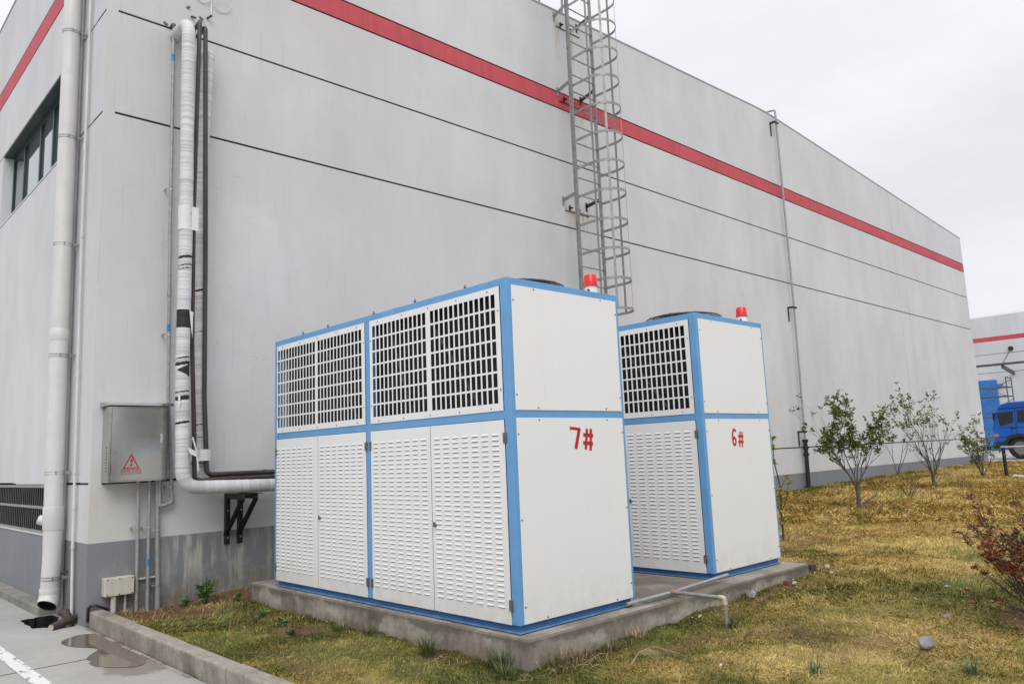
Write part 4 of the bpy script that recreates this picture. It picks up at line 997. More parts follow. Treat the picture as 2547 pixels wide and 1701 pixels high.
jb = thing('junction_box', 'cream plastic junction box low on the wall by the corner', 'junction box', (.25, -.06, -.1))
MB().box((.125, -.10, -.003), (.378, -.002, .16)).build('body', M['cream'], jb, bevel=.010, seg=3)
MB().box((.129, -.106, .001), (.374, -.1005, .156)).build('lid', M['cream'], jb, bevel=.004)
for (x, z) in ((.15, .145), (.25, .146), (.36, .145), (.15, .012), (.25, .012), (.36, .012)): MB().tube([(x, -.109, z), (x, -.1055, z)], .006, 8).build('screw', M['darkpipe'], jb)
MB().tube([(.215, -.06, -.2), (.215, -.06, -.003)], .024, 14).build('leg', M['cream'], jb, smooth=True)
MB().tube([(.32, -.04, -.2), (.32, -.04, -.003)], .011, 10).build('leg', M['cream'], jb, smooth=True)

# big downpipe on the left wall
dn = thing('downpipe', 'thick cream plastic downpipe on the left wall with an open outlet', 'downpipe', (-.13, .7, -.1))
DX = -.13
def dpy(z): return float(np.interp(z, [-.1, .25, 1.1, 3.3, 6.2], [.70, .64, .70, .765, .80]))
R0 = .082
MB().tube([(DX, dpy(z), z) for z in (.0, .3, 1, 2, 3, 4, 5, 6, 7, 8.0)], R0, 28).build('pipe', M['pvc'], dn, smooth=True)
def collar(z0, z1, rad=R0 + .005, name='coupling'):
    MB().tube([(DX, dpy(z0), z0), (DX, dpy(z0), z0 + .008), (DX, dpy(z1), z1 - .008), (DX, dpy(z1), z1)], [R0 + .001, rad, rad, R0 + .001], 28).build(name, M['pvc'], dn, smooth=True)
collar(2.42, 2.54); collar(.58, .80, R0 + .007); collar(-.02, .045, R0 + .006); collar(6.9, 7.02)
# open outlet elbow pointing out and down
ob = MB(); n = 28; rings = []
for t, (cx_, cy_, cz_, r_, tilt) in enumerate(((DX, dpy(0), .0, R0 + .004, 0), (DX - .003, dpy(0) - .005, -.045, R0 + .006, .15), (DX - .012, dpy(0) - .02, -.085, R0 + .009, .5), (DX - .026, dpy(0) - .045, -.110, R0 + .010, .72))):
    d = Vector((-math.sin(tilt) * .7, -math.sin(tilt) * .7, -math.cos(tilt))).normalized(); a = d.cross(Vector((1, -1, 0))).normalized(); b_ = d.cross(a)
    rings.append([Vector((cx_, cy_, cz_)) + (a * math.cos(2 * math.pi * j / n) + b_ * math.sin(2 * math.pi * j / n)) * r_ for j in range(n)])
vs = [p for r_ in rings for p in r_] + [rings[-1][j] * .0 + (rings[-1][j] - sum(rings[-1], Vector()) / n) * .9 + sum(rings[-1], Vector()) / n for j in range(n)] + [(rings[-2][j] - sum(rings[-2], Vector()) / n) * .88 + sum(rings[-2], Vector()) / n for j in range(n)]
fs = [(k_ * n + j, k_ * n + (j + 1) % n, (k_ + 1) * n + (j + 1) % n, (k_ + 1) * n + j) for k_ in range(5) for j in range(n)]; ms = [0] * (n * 4) + [1] * n
ob.v = [tuple(v) for v in vs]; ob.f = [list(f) for f in fs] + [[5 * n + j for j in range(n)]]; ob.m = ms + [1]
ob.build('outlet', [M['pvc'], M['dark']], dn, smooth=True)
for z in (5.74, 4.56, 3.41, 2.27, 1.12, .14):
    b = MB(); y_ = dpy(z)
    b.ring((DX, y_, z + .012), (0, 0, 1), R0 + .001, .0035, 28, 5); b.ring((DX, y_, z - .012), (0, 0, 1), R0 + .001, .0035, 28, 5)
    b.box((DX + .075, y_ - .075, z - .014), (0, y_ - .06, z + .014)); b.box((DX - .012, y_ - R0 - .008, z - .015), (DX - .004, y_ - R0 + .004, z + .018)); b.build('clamp', M['galv'], dn)
MB().tube([(DX - .03, dpy(.68) + .06, .66), (DX - .10, dpy(.68) + .10, .685)], [.045, .045], 12).build('branch_socket', M['pvc'], dn, smooth=True)
MB().tube([(DX - .055, dpy(.68) + .10, .672), (DX - .085, dpy(.68) + .13, .685)], [.050, .040], 12).build('end_cap', M['pvcw'], dn, smooth=True)
def wallpipe(name, label, pts, r, mat, joints=(), grp=None):
    t = thing(name, label, 'pipe', pts[-1], grp)
    MB().tube(pts, r, 12).build('pipe', mat, t, smooth=True)
    for (p, rad, h) in joints: MB().tube([(p[0], p[1], p[2] - h), (p[0], p[1], p[2] + h)], rad, 12).build('pipe_coupling', mat, t, smooth=True)
    return t
wallpipe('thin_pipe', 'thin white pipe tucked right behind the thick downpipe', [(-.022, .85, 8.0), (-.022, .84, 3.4), (-.022, .74, .1), (-.022, .72, -.2)], .020, M['pvcw'])
wp = wallpipe('thin_pipe', 'thin white conduit between the thick downpipe and the building corner', [(-.03, .525, 8.0), (-.03, .512, 6.0), (-.03, .48, 3.5), (-.03, .36, .4), (-.03, .305, -.19)], .0135, M['pvcw'], (((-.03, .505, 4.40), .017, .03), ((-.03, .475, 3.45), .018, .012), ((-.03, .43, 2.05), .018, .012), ((-.03, .385, 1.12), .018, .012), ((-.03, .372, .80), .017, .03), ((-.03, .357, .43), .018, .02)))
hk = MB().tube(arc_path([(0, .60, .19), (-.03, .60, .19), (-.045, .60, .17), (-.06, .63, .18), (-.06, .65, .22)], .03, 4), .008, 8)
tag(hk.build('wall_hook', M['darkpipe'], smooth=True), 'small dark metal hook on the left wall by the thin conduit', 'hook')

# broken log over the drain hole
lg = thing('log', 'short dark piece of bark-covered log at the edge of the drain hole', 'log', (-.1, .2, RZ))
pts = [Vector((-.235, .115, -.225)).lerp(Vector((.0, .255, -.185)), t) for t in (0, .1, .3, .5, .7, .85, 1)]
MB().tube(pts, [.030, .034, .033, .036, .034, .033, .024], 14).build('bark', M['log'], lg, smooth=True)
MB().tube([pts[0] + Vector((-.004, -.003, 0)), pts[0] + Vector((.004, .003, 0))], .026, 14).build('cut_end', M['logend'], lg)
MB().tube([pts[4] + Vector((0, 0, .01)), (-.07, .36, -.155), (-.085, .42, -.15)], [.03, .04, .035], 12).build('stub', M['log'], lg, smooth=True)
for i, (x, y, r) in enumerate(((-.02, .33, .05), (.02, .18, .03), (-.06, .5, .035), (.03, .05, .02))):
    b = MB().tube([(x, y, -.27), (x, y, -.20 - i * .01), (x, y, -.175 - i * .01)], [r, r * .9, r * .4], 7)
    tag(b.build('stone', M['ledge']), ['dark lump of rubble under the thin conduit', 'small dark lump by the kerb end', 'dark lump of rubble next to the downpipe outlet', 'tiny dark pebble at the end of the kerb'][i], 'stone', 'rubble at the wall corner')
o = MB().tube(arc_path([(.02, -.005, -.20), (.02, -.012, -.08), (.06, -.04, -.06), (.12, -.05, -.09), (.2, -.03, -.13)], .05, 5), .011, 8).build('cable', M['blackpipe'], smooth=True); tag(o, 'black cable looping over the end of the kerb at the wall corner', 'cable')

# wire loops and leftover anchors above the ducts
b = MB(); b.ring((.93, -.03, 6.22), (.1, 1, .25), .085, .005, 24, 5); b.ring((1.14, -.04, 6.20), (-.1, 1, .3), .10, .005, 24, 5); b.bar((1.03, -.012, 6.02), (1.03, -.012, 6.5), .012, .012)
tag(b.build('wire_loop', M['whitewire']), 'coiled white wire hanging above the pipe bends', 'wire')
grp = 'leftover anchors above the pipe bends'
for i, (x, z, l_) in enumerate(((.82, 5.93, .05), (.99, 5.97, .06), (.54, 5.76, .02), (.77, 6.01, .015), (.91, 5.96, .02))):
    o = MB().bar((x, 0, z), (x + .03, -l_, z - .03 + .05 * (i % 2)), .012, .02).build('wall_anchor', M['darkpipe']); tag(o, ['dark bolt stub above the front taped pipe', 'dark bent anchor above the rear taped pipe', 'small anchor beside the conduit elbow', 'tiny nail above the front taped pipe bend', 'tiny nail above the two dark pipes'][i], 'anchor', grp)

# ------------------------------------------------------------------ caged ladder
ld = thing('caged_ladder', 'galvanised caged roof ladder fixed to the long wall', 'ladder', (6.8, -.4, 3.0))
LX0, LX1, LY = 6.53, 7.085, -.40
for x in (LX0, LX1):
    MB().box((x - .006, LY - .03, 2.1), (x + .006, LY + .03, 9.3)).build('stringer', M['galv'], ld)
    MB().box((x - .03 if x == LX0 else x + .006, LY + .024, 2.1), (x - .006 if x == LX0 else x + .03, LY + .030, 9.3)).build('stringer_flange', M['galv'], ld)
    MB().tube(arc_path([(x, LY, 9.3), (x, LY + .05, 9.45), (x, .15, 9.45), (x, .2, 8.4)], .25, 6), .02, 8).build('handrail', M['galv'], ld)
z = 2.2
while z < 9.2: MB().tube([(LX0, LY, z), (LX1, LY, z)], .0105, 8).build('rung', M['galv'], ld); z += .281
HC = (6.805, -.77, .285)
def hoop_pts():
    out = [(LX0, LY, 0), (LX0 - .005, -.58, 0)]
    for i in range(17):
        a_ = math.pi + math.pi * i / 16; out.append((HC[0] + HC[2] * math.cos(a_), HC[1] + HC[2] * math.sin(a_), 0))
    out += [(LX1 + .005, -.58, 0), (LX1, LY, 0)]
    return out
hp = hoop_pts()
for i in range(14):
    z = 3.16 + i * .451; b = MB(); n = len(hp)
    inner = []; outer = []
    for j, p in enumerate(hp):
        d = Vector(hp[min(j + 1, n - 1)]) - Vector(hp[max(j - 1, 0)]); nr = Vector((-d.y, d.x, 0)).normalized() * .0035
        inner.append(Vector(p) + nr); outer.append(Vector(p) - nr)
    vs = [(p.x, p.y, z - .02) for p in outer] + [(p.x, p.y, z + .02) for p in outer] + [(p.x, p.y, z + .02) for p in inner] + [(p.x, p.y, z - .02) for p in inner]
    fs = [(a_ * n + j, a_ * n + j + 1, ((a_ + 1) % 4) * n + j + 1, ((a_ + 1) % 4) * n + j) for a_ in range(4) for j in range(n - 1)]
    fs += [(0, n, 2 * n, 3 * n), (n - 1, 2 * n - 1, 3 * n - 1, 4 * n - 1)]
    b.add(vs, fs); b.build('hoop', M['galv'], ld)
for (a_, nm) in ((math.pi, 0), (math.pi * 1.27, 1), (math.pi * 1.68, 1), (math.pi * 2, 0)):
    x, y = HC[0] + (HC[2] - .007) * math.cos(a_), HC[1] + (HC[2] - .007) * math.sin(a_); t = Vector((-math.sin(a_), math.cos(a_), 0))
    b = MB(); b.bar((x, y, 3.14), (x, y, 9.3), .036, .005, (-t.y, t.x, 0)); b.build('cage_bar', M['galv'], ld)
for z in (8.17, 6.87, 5.04):
    for (x, m_) in ((LX0, M['galv']), (LX1, M['blacksteel'])):
        b = MB(); b.bar((x, LY + .02, z), (x + .13, -.006, z + .02), .008, .06); b.box((x + .10, -.008, z - .07), (x + .14, 0, z + .08)); b.build('wall_bracket', m_, ld)
    LX0_, LX1_ = LX0, LX1; LX0, LX1 = LX0 + .13, LX1 + .06
    b = MB(); b.box((LX0 + .12, -.03, z - .13), (LX0 + .13, 0, z - .05)); b.box((LX0 + .12, -.06, z - .10), (LX0 + .16, 0, z - .085)); b.box((LX0 + .02, -.012, z - .15), (LX1 + .12, 0, z - .140)); b.box((LX0 + .30, -.03, z - .15), (LX0 + .31, 0, z - .08)); b.box((LX0 + .31, -.03, z - .09), (LX0 + .38, 0, z - .08)); b.build('bracket_remains', M['blacksteel'], ld); LX0, LX1 = LX0_, LX1_
# tall pole
pl_ = thing('vent_pipe', 'tall thin galvanised pipe with a black foot on the long wall', 'pipe', (13.9, -.1, .1))
pth = arc_path([(13.80, .1, 8.62), (13.90, -.1, 8.64), (13.905, -.1, 8.5)], .05, 4) + [Vector((13.93, -.1, 4.0)), Vector((13.86, -.1, 1.18))]
MB().tube(pth, .024, 10).build('pipe', M['galvp'], pl_, smooth=True)
MB().tube([(13.86, -.1, 1.18), (13.82, -.1, .1)], .045, 10).build('foot_pipe', M['blackpipe'], pl_, smooth=True)
for z in (1.15, 1.0, .86, .16): MB().tube([(13.86 - (1.18 - z) * .037, -.1, z - .03), (13.86 - (1.18 - z) * .037, -.1, z + .03)], .062, 10).build('flange', M['blackpipe'], pl_, smooth=True)
MB().tube([(13.70, -.1, .17), (13.83, -.1, .16)], .035, 10).build('valve', M['blackpipe'], pl_)
for z, x in ((8.32, 13.90), (4.05, 13.93), (1.34, 13.865)):
    b = MB(); b.box((x - .12, -.13, z - .02), (x - .08, -.0, z + .02)); b.box((x - .12, -.015, z - .3), (x - .08, -.0, z - .02)); b.box((x - .08, -.135, z - .02), (x + .06, -.12, z + .02)); b.build('wall_bracket', M['blacksteel'], pl_)

# ------------------------------------------------------------------ far building, canopy, scaffold, truck
XF = 49.7
fb = thing('factory_building', 'distant grey hall with a red stripe beyond the yard', 'building', (XF, 5, .2))
for (a_, c_) in ((.2, 1.0), (1.02, 4.69), (4.715, 5.785), (5.81, 6.56), (6.83, 8.06)):
    if a_ == .2: segs = [(-40, 40)]
    MB().box((XF, -40, a_), (XF + .4, 40, c_)).build('wall_band', M['wall'], fb)
MB().box((XF + .001, -40, 6.56), (XF + .4, 40, 6.83)).build('red_stripe', M['stripe'], fb)
MB().box((XF + .04, -39.9, .2), (XF + .38, 39.9, 8)).build('joint_backing', M['groove'], fb)
b = MB(); b.tube([(XF + .2, -40, 8.16), (XF + .2, 40, 8.16)], .015, 6)
for i in range(54): b.tube([(XF + .2, -40 + i * 1.5, 8.06), (XF + .2, -40 + i * 1.5, 8.16)], .012, 6)
b.build('roof_rail', M['whitewire'], fb)
MB().box((XF - .08, 5.27, .2), (XF - .005, 8.5, 4.29)).build('sliding_door', M['doorblue'], fb)
MB().box((XF - .1, 5.0, 3.85), (XF - .005, 5.27, 4.02)).build('door_bracket', M['doorblue'], fb)
cp = MB(); cp.box((47.4, -30, 4.93), (47.6, 30, 5.05)); cp.build('canopy_beam', M['beam'], fb)
for y in (4.35, -3.65): 
    MB().bar((47.5, y, 4.86), (XF, y, 4.58), .10, .20).build('canopy_arm', M['beam'], fb); MB().bar((47.6, y, 5.0), (XF, y, 6.0), .035, .035).build('tie_rod', M['beam'], fb); MB().tube([(XF - .14, y, 6.02), (XF, y, 6.02)], [.08, .15], 10).build('rod_anchor', M['blacksteel'], fb)
sf = thing('scaffold', 'tubular scaffold tower standing before the blue door', 'scaffold', (43.6, 4, .2))
S0, S1, T0, T1 = 3.22, 5.0, 43.2, 44.2
for (x, y) in ((T0, S0), (T1, S0), (T0, S1), (T1, S1)): MB().tube([(x, y, .2), (x, y, 3.98)], .026, 8).build('upright', M['beam'], sf)
for z in (3.98,): 
    for y in (S0,): MB().tube([(T0, y, z), (T1, y, z)], .026, 8).build('crossbar', M['beam'], sf)
for z in (3.5, 3.03, 2.0, 1.0):
    for x in (T0, T1): MB().tube([(x, S0, z), (x, S1, z)], .026, 8).build('ledger', M['beam'], sf)
    MB().tube([(T0, S0, z), (T1, S0, z)], .022, 8).build('crossbar', M['beam'], sf)
for (za, zb_) in ((3.0, 3.9), (1.9, 2.9)): MB().tube([(T0, S1, zb_), (T0, S0, za)], .016, 6).build('brace', M['beam'], sf); MB().tube([(T1, S0, zb_ + .0), (T1, S1, za)], .016, 6).build('brace', M['beam'], sf)

tk = thing('truck', 'bright blue light truck parked in the yard, cab at the frame edge', 'truck', (30, -1, .205))
# side profile (y, z): front towards +y
cab = [(.58, .55), (.62, .80), (.60, 1.25), (.54, 1.42), (.44, 1.96), (.30, 2.17), (.05, 2.245), (-1.05, 2.27), (-1.25, 2.20), (-1.25, .62), (-.60, .62), (-.58, .80), (-.46, .97), (-.19, 1.06), (.08, .97), (.20, .80), (.22, .55)]
MB().prism(cab, 0, 30.0, 31.75).build('cab', M['truckblue'], tk, bevel=.03)
for (w, nm) in (([(.36, 1.40), (.41, 1.88), (-.10, 1.92), (-.06, 1.50)], 'window'), ([(-.19, 1.50), (-.22, 1.93), (-1.0, 1.95), (-1.0, 1.47)], 'window')):
    MB().prism(w, 0, 29.992, 30.01).build(nm, M['truckglass'], tk)
MB().prism([(.60, 1.28), (.545, 1.40), (.47, 1.90), (.50, 1.92), (.585, 1.42), (.64, 1.28)], 0, 30.1, 31.65).build('windscreen', M['truckglass'], tk)
b = MB(); b.box((29.995, .45, .60), (31.7, .66, .80)); b.build('bumper', M['tyre'], tk, bevel=.02)
for z_, in ((2.12,), (2.17,)): MB().box((29.985, -1.1, z_), (30.0, .22, z_ + .02)).build('roof_trim', M['truckblue'], tk)
MB().prism([(.55, .72), (.20, .72), (.08, .93), (-.19, 1.0), (-.46, .93), (-.58, .72), (-.66, .72), (-.52, 1.04), (-.19, 1.12), (.14, 1.04), (.28, .84), (.55, .84)], 0, 29.97, 30.0).build('wheel_arch', M['tyre'], tk)
def wheel(y, x=30.02):
    w_ = MB(); c_ = Vector((x + .12, y, .605)); prof = [(-.11, .24), (-.12, .34), (-.08, .395), (.08, .395), (.12, .34), (.11, .24)]; n = 36
    vs = []; 
    for (dx, r_) in prof:
        for j in range(n): a_ = 2 * math.pi * j / n; vs.append((c_.x + dx, c_.y + r_ * math.cos(a_), c_.z + r_ * math.sin(a_)))
    fs = [(k_ * n + j, k_ * n + (j + 1) % n, (k_ + 1) * n + (j + 1) % n, (k_ + 1) * n + j) for k_ in range(5) for j in range(n)]; w_.add(vs, fs)
    wo_ = w_.build('wheel', M['tyre'], tk, smooth=True); MB().tube([(c_.x - .08, y, .605), (c_.x - .03, y, .605), (c_.x + .1, y, .605)], [.235, .16, .16], 24).build('rim', M['rim'], wo_, smooth=True)
    MB().tube([(c_.x - .11, y, .605), (c_.x, y, .605)], .06, 12).build('hub', M['galvp'], wo_)
wheel(-.19); wheel(-2.9); wheel(-.19, 31.45); wheel(-2.9, 31.45)
b = MB(); b.box((30.2, -4.2, .62), (30.3, .3, .74)); b.box((31.4, -4.2, .62), (31.5, .3, .74)); b.build('chassis', M['tyre'], tk)
b = MB(); b.box((29.95, -4.5, .95), (31.8, -1.35, 1.02)); b.box((29.95, -4.5, 1.02), (29.99, -1.35, 1.5)); b.box((31.76, -4.5, 1.02), (31.8, -1.35, 1.5)); b.box((29.99, -1.39, 1.02), (31.76, -1.35, 1.5)); b.build('cargo_bed', M['truckblue'], tk, bevel=.01)
MB().bar((29.90, .50, 1.62), (29.90, .50, 1.88), .04, .13).build('mirror', M['tyre'], tk); MB().bar((29.9, .5, 1.85), (30.05, .42, 1.9), .02, .02).build('mirror_arm', M['tyre'], tk)
for (ya, za, yb, zb_) in ((.02, .98, .02, 1.40), (-.15, 1.12, -.15, 2.0), (.40, 1.36, -1.15, 1.30), (.05, 1.02, .5, 1.0)): MB().bar((29.994, ya, za), (29.994, yb, zb_), .012, .014, (1, 0, 0)).build('door_seam', M['tyre'], tk)
MB().box((29.975, -.12, 1.30), (29.995, .02, 1.335)).build('door_handle', M['tyre'], tk); MB().box((29.98, .44, 1.02), (30.0, .58, 1.12)).build('side_lamp', M['orange'], tk)
MB().box((29.97, .33, 2.02), (30.0, -1.1, 2.045)).build('rain_gutter', M['tyre'], tk); MB().box((30.15, .585, .84), (30.5, .635, 1.02)).build('headlight', M['rim'], tk)
MB().tube([(30.35, -.07, 1.55), (30.35, -.07, 1.75), (30.35, -.07, 1.88)], [.10, .08, .06], 10).build('seat_headrest', M['paper'], tk)

fe = thing('pipe_barrier', 'low black pipe barrier at the far edge of the lawn', 'barrier', (17.3, -2.9, .15))
fz = Gs(17.4, -2.9)
for i in range(4): MB().tube([(17.35, -2.88 - i * 2.0, fz - .1), (17.35, -2.88 - i * 2.0, .82)], .036, 12).build('post', M['blackpipe'], fe, smooth=True)
MB().tube([(17.35, -2.84, .83), (17.35, -9.2, .83)], .027, 12).build('rail', M['galvp'], fe, smooth=True)
o = MB().tube([(17.0, -3.05, zl(17, -3.05) + .0), (17.02, -3.10, zl(17, -3.1) + .05), (17.0, -3.4, zl(17, -3.4) + .03), (17.05, -3.7, zl(17, -3.7) + .03)], [.01, .035, .04, .015], 7).build('rag', M['paper'], smooth=True); tag(o, 'crumpled white rag on the lawn below the barrier rail', 'rag')

# ------------------------------------------------------------------ shrubs and plants
class Plant:
    def __init__(s, seed): s.r = random.Random(seed); s.wood = MB(); s.leaf = MB(); s.lc = []; s.tips = []
    def branch(s, p, d, L, r0, depth, spread=.5, up=.25, seg=4, kids=3, ratio=.62):
        pts = [Vector(p)]; d = Vector(d).normalized(); rad = [r0]
        for i in range(seg):
            d = (d + Vector((s.r.uniform(-1, 1), s.r.uniform(-1, 1), s.r.uniform(-.4, 1) * up)) * .22).normalized()
            pts.append(pts[-1] + d * L / seg); rad.append(r0 * (1 - .6 * (i + 1) / seg))
        s.wood.tube(pts, rad, 6 if r0 > .006 else 4)
        if depth == 0: s.tips.append((pts[-1], d)); s.tips.append((pts[-2], d)); return
        if depth == 1: s.tips.append((pts[-1], d))
        for k_ in range(kids):
            t = s.r.uniform(.35, 1.0) if k_ else 1.0; i = min(seg, max(1, int(t * seg))); a_ = s.r.uniform(0, 2 * math.pi)
            nd = (d + Vector((math.cos(a_), math.sin(a_), s.r.uniform(-.1, .6))) * spread).normalized()
            s.branch(pts[i], nd, L * ratio * s.r.uniform(.75, 1.2), max(rad[i] * .75, .0016), depth - 1, spread, up, max(2, seg - 1), kids, ratio)
    def add_leaf(s, p, d, L, w, c):
        d = Vector(d).normalized(); a = d.cross(Vector((s.r.uniform(-1, 1), s.r.uniform(-1, 1), s.r.uniform(.2, 1)))).normalized(); n = a.cross(d) * w * .35
        p = Vector(p); m1 = p + d * L * .5; drop = Vector((0, 0, -L * .12))
        s.leaf.add([p, m1 + a * w / 2 + n, p + d * L + drop, m1 - a * w / 2 + n, m1 - n * .3], [(0, 1, 4), (1, 2, 4), (0, 4, 3), (4, 2, 3)])
        s.lc += [c] * 5
    def cluster(s, p, d, n, L, w, cols, spread=1.):
        for i in range(n):
            nd = (Vector(d) * .5 + Vector((s.r.uniform(-1, 1), s.r.uniform(-1, 1), s.r.uniform(-.5, .9))) * spread).normalized()
            q = Vector(p) + Vector((s.r.uniform(-1, 1), s.r.uniform(-1, 1), s.r.uniform(-1, 1))) * L * .35
            c = s.r.choice(cols); k_ = s.r.uniform(.65, 1.35); s.add_leaf(q, nd, L * s.r.uniform(.6, 1.2), w * s.r.uniform(.7, 1.2), (c[0] * k_, c[1] * k_, c[2] * k_, 1))
    def finish(s, name, label, cat, loc, bark, grp=None, wname='trunk', lname='crown'):
        t = thing(name, label, cat, loc, grp); s.wood.build(wname, bark, t, smooth=True)
        if s.leaf.v: s.leaf.build(lname, M['leaf'], t, color=np.array(s.lc, np.float32))
        return t
GR = [(.06, .11, .022), (.085, .145, .03), (.04, .075, .02), (.13, .17, .03), (.24, .25, .05), (.055, .09, .03), (.13, .10, .04)]
RV = Vector((.727, -.686, 0)); DV = Vector((.683, .716, 0))        # along and across the lawn as seen from the pavement
def shrub_tree(x, y, H, Wd_, seed, label, dens, tips_top=True, lean=0., leafy=1., stemh=.22):
    z = zl(x, y); pl = Plant(seed); base = Vector((x, y, z - .03))
    fork = base + Vector((0, 0, H * stemh)); pl.wood.tube([base, base + Vector((.01, 0, H * stemh * .5)), fork], [.042 * H / 1.8, .032 * H / 1.8, .028 * H / 1.8], 9)
    stems = 7
    for i in range(stems):
        a_ = 2 * math.pi * i / stems + pl.r.uniform(-.3, .3); out = pl.r.uniform(.25, .75)
        d = RV * (math.cos(a_) * out * Wd_ / H * 1.25 + lean) + DV * math.sin(a_) * out * Wd_ / H + Vector((0, 0, 1))
        pl.branch(fork - Vector((0, 0, pl.r.uniform(0, .08))), d, H * pl.r.uniform(.30, .50), .0125 * H / 1.8, 3, .50, .65, 4, 3, .60)
    for (p, d) in pl.tips:
        rel = (p.z - z) / H
        keep = dens(rel, (p - base).dot(RV) / Wd_, pl.r)
        if keep: pl.cluster(p, d, int(pl.r.randint(4, 8) * leafy), .078, .027, GR if rel < .85 else GR + [(.14, .13, .04)])
    return pl.finish('shrub_tree', label, 'small tree', (x, y, z), M['bark'], 'small trees on the lawn along the wall')
shrub_tree(10.37, -2.58, 1.78, 1.30, 5, 'small multi-stemmed tree with the densest green crown, nearest of the lawn trees', lambda h, s_, r: r.random() < (.95 if (-.35 < s_ < .3 and h > .5) else .5) , leafy=1.25)
shrub_tree(14.41, -2.37, 1.95, 1.50, 12, 'thin-crowned small tree with bare twigs, in the middle of the row', lambda h, s_, r: r.random() < (.55 if h > .60 else .10), leafy=.80, stemh=.13)
shrub_tree(17.42, -2.4, 1.48, 1.0, 23, 'small tree beside the black barrier post, just past the wall end', lambda h, s_, r: r.random() < (.6 if h > .5 else .35), leafy=.9, stemh=.08)
# slim one by the wall
z = zl(17.9, -.4); pl = Plant(31); 
for lean in (.12, .3, .02): pl.branch(Vector((17.9, -.4, z - .02)), RV * lean + Vector((0, 0, 1)), .85, .012, 3, .45, .6, 4, 2, .62)
for (p, d) in pl.tips:
    if pl.r.random() < .8: pl.cluster(p, d, 7, .07, .028, GR)
pl.finish('shrub_tree', 'slim sapling close to the wall, seen between two lawn trees', 'small tree', (17.9, -.4, z), M['bark'], 'small trees on the lawn along the wall')
z = zl(12.23, -2.68); pl = Plant(37)
for i in range(7): a_ = i * .9; pl.branch(Vector((12.23, -2.68, z - .02)), RV * math.cos(a_) * .8 + DV * math.sin(a_) * .5 + Vector((0, 0, 1)), .34, .007, 1, .4, .5, 3, 2, .7)
for (p, d) in pl.tips[::4]: pl.cluster(p, d, 2, .035, .014, [(.24, .2, .04), (.12, .14, .03)])
pl.finish('low_shrub', 'nearly bare low shrub with brown stems between two small trees', 'shrub', (12.23, -2.68, z), M['barkdark'], wname='stems', lname='leaves')
z = zl(6.65, -3.02); pl = Plant(41); base = Vector((6.77, -3.16, z - .02))
pts = [base, base + Vector((.0, 0, .35)), base + Vector((.02, -.01, .65)), base + Vector((-.02, .02, .95)), base + Vector((-.03, .02, 1.24))]
pl.wood.tube(pts, [.014, .012, .009, .007, .004], 6); pl.wood.tube([pts[1], pts[1] + RV * .07 + Vector((0, 0, .14)), pts[1] + RV * .12 + Vector((0, 0, .34))], [.007, .005, .003], 5); pl.wood.tube([pts[2], pts[2] + RV * .08 + Vector((0, 0, .12))], [.005, .003], 5)
pl.wood.tube([pts[1] - Vector((0, 0, .05)), pts[1] - RV * .05 + Vector((0, 0, .2))], [.006, .003], 5)
YE = [(.42, .26, .02), (.38, .30, .03), (.26, .28, .03), (.16, .22, .03)]
for (p, n) in ((pts[4], 10), (pts[4] - Vector((0, 0, .12)), 7), (pts[3] - RV * .02, 5), (pts[2] + RV * .08 + Vector((0, 0, .12)), 6), (pts[2], 6), (pts[2] - Vector((0, 0, .1)), 8), (pts[1] + RV * .12 + Vector((0, 0, .34)), 8), (pts[1] + RV * .09 + Vector((0, 0, .22)), 9), (pts[1] + RV * .05 + Vector((0, 0, .12)), 8), (pts[1] - RV * .04 + Vector((0, 0, .2)), 7), (pts[1], 6), (pts[1] - Vector((0, 0, .14)), 3)):
    pl.cluster(p, (0, 0, 1), n + 3, .062, .036, YE)
pl.finish('sapling', 'yellow-leaved sapling showing from behind the farther chiller', 'sapling', (6.66, -3.06, z), M['barkdark'], wname='stem', lname='leaves')
z = zl(24.0, -1.75); pl = Plant(43)
for i in range(4): pl.branch(Vector((16.2, -3.75, zl(16.2, -3.75) - .02)), RV * (i - 1.5) * .35 + DV * .1 + Vector((0, 0, 1)), .42, .008, 2, .4, .6, 3, 3, .65)
for (p, d) in pl.tips:
    if pl.r.random() < .55: pl.cluster(p, d, 4, .045, .022, [(.3, .26, .03), (.14, .18, .03), (.34, .18, .02)])
pl.finish('sapling', 'yellowing sapling in front of the truck cab', 'sapling', (16.2, -3.75, zl(16.2, -3.75)), M['bark'], wname='stem', lname='leaves')
# red-leaved bush at the right edge
bx_, by_ = 4.26, -6.36; z = zl(bx_, by_); pl = Plant(52); base = Vector((bx_, by_, z - .02))
RED = [(.20, .045, .025), (.30, .09, .03), (.15, .045, .03), (.12, .06, .04), (.10, .06, .04), (.36, .13, .03)]; DK = [(.04, .07, .025), (.06, .09, .03), (.10, .06, .04), (.16, .04, .03)]
for i in range(44):
    s_ = -.60 + 1.24 * i / 43 + pl.r.uniform(-.05, .05); d = RV * s_ + DV * pl.r.uniform(-.45, .45) + Vector((0, 0, 1))
    pl.branch(base + RV * s_ * .06, d, .40 * pl.r.uniform(.85, 1.2), .0055, 2, .38, .5, 4, 3, .52)
for (p, d) in pl.tips:
    rel = (p - base).dot(RV); h = p.z - z
    if h < .30: continue
    cols = RED if (rel < -.2 and h < .56) or pl.r.random() < .35 else DK + RED[2:5]
    
    if pl.r.random() < .3: continue
    pl.cluster(p, d, pl.r.randint(5, 9), .042, .015, cols)
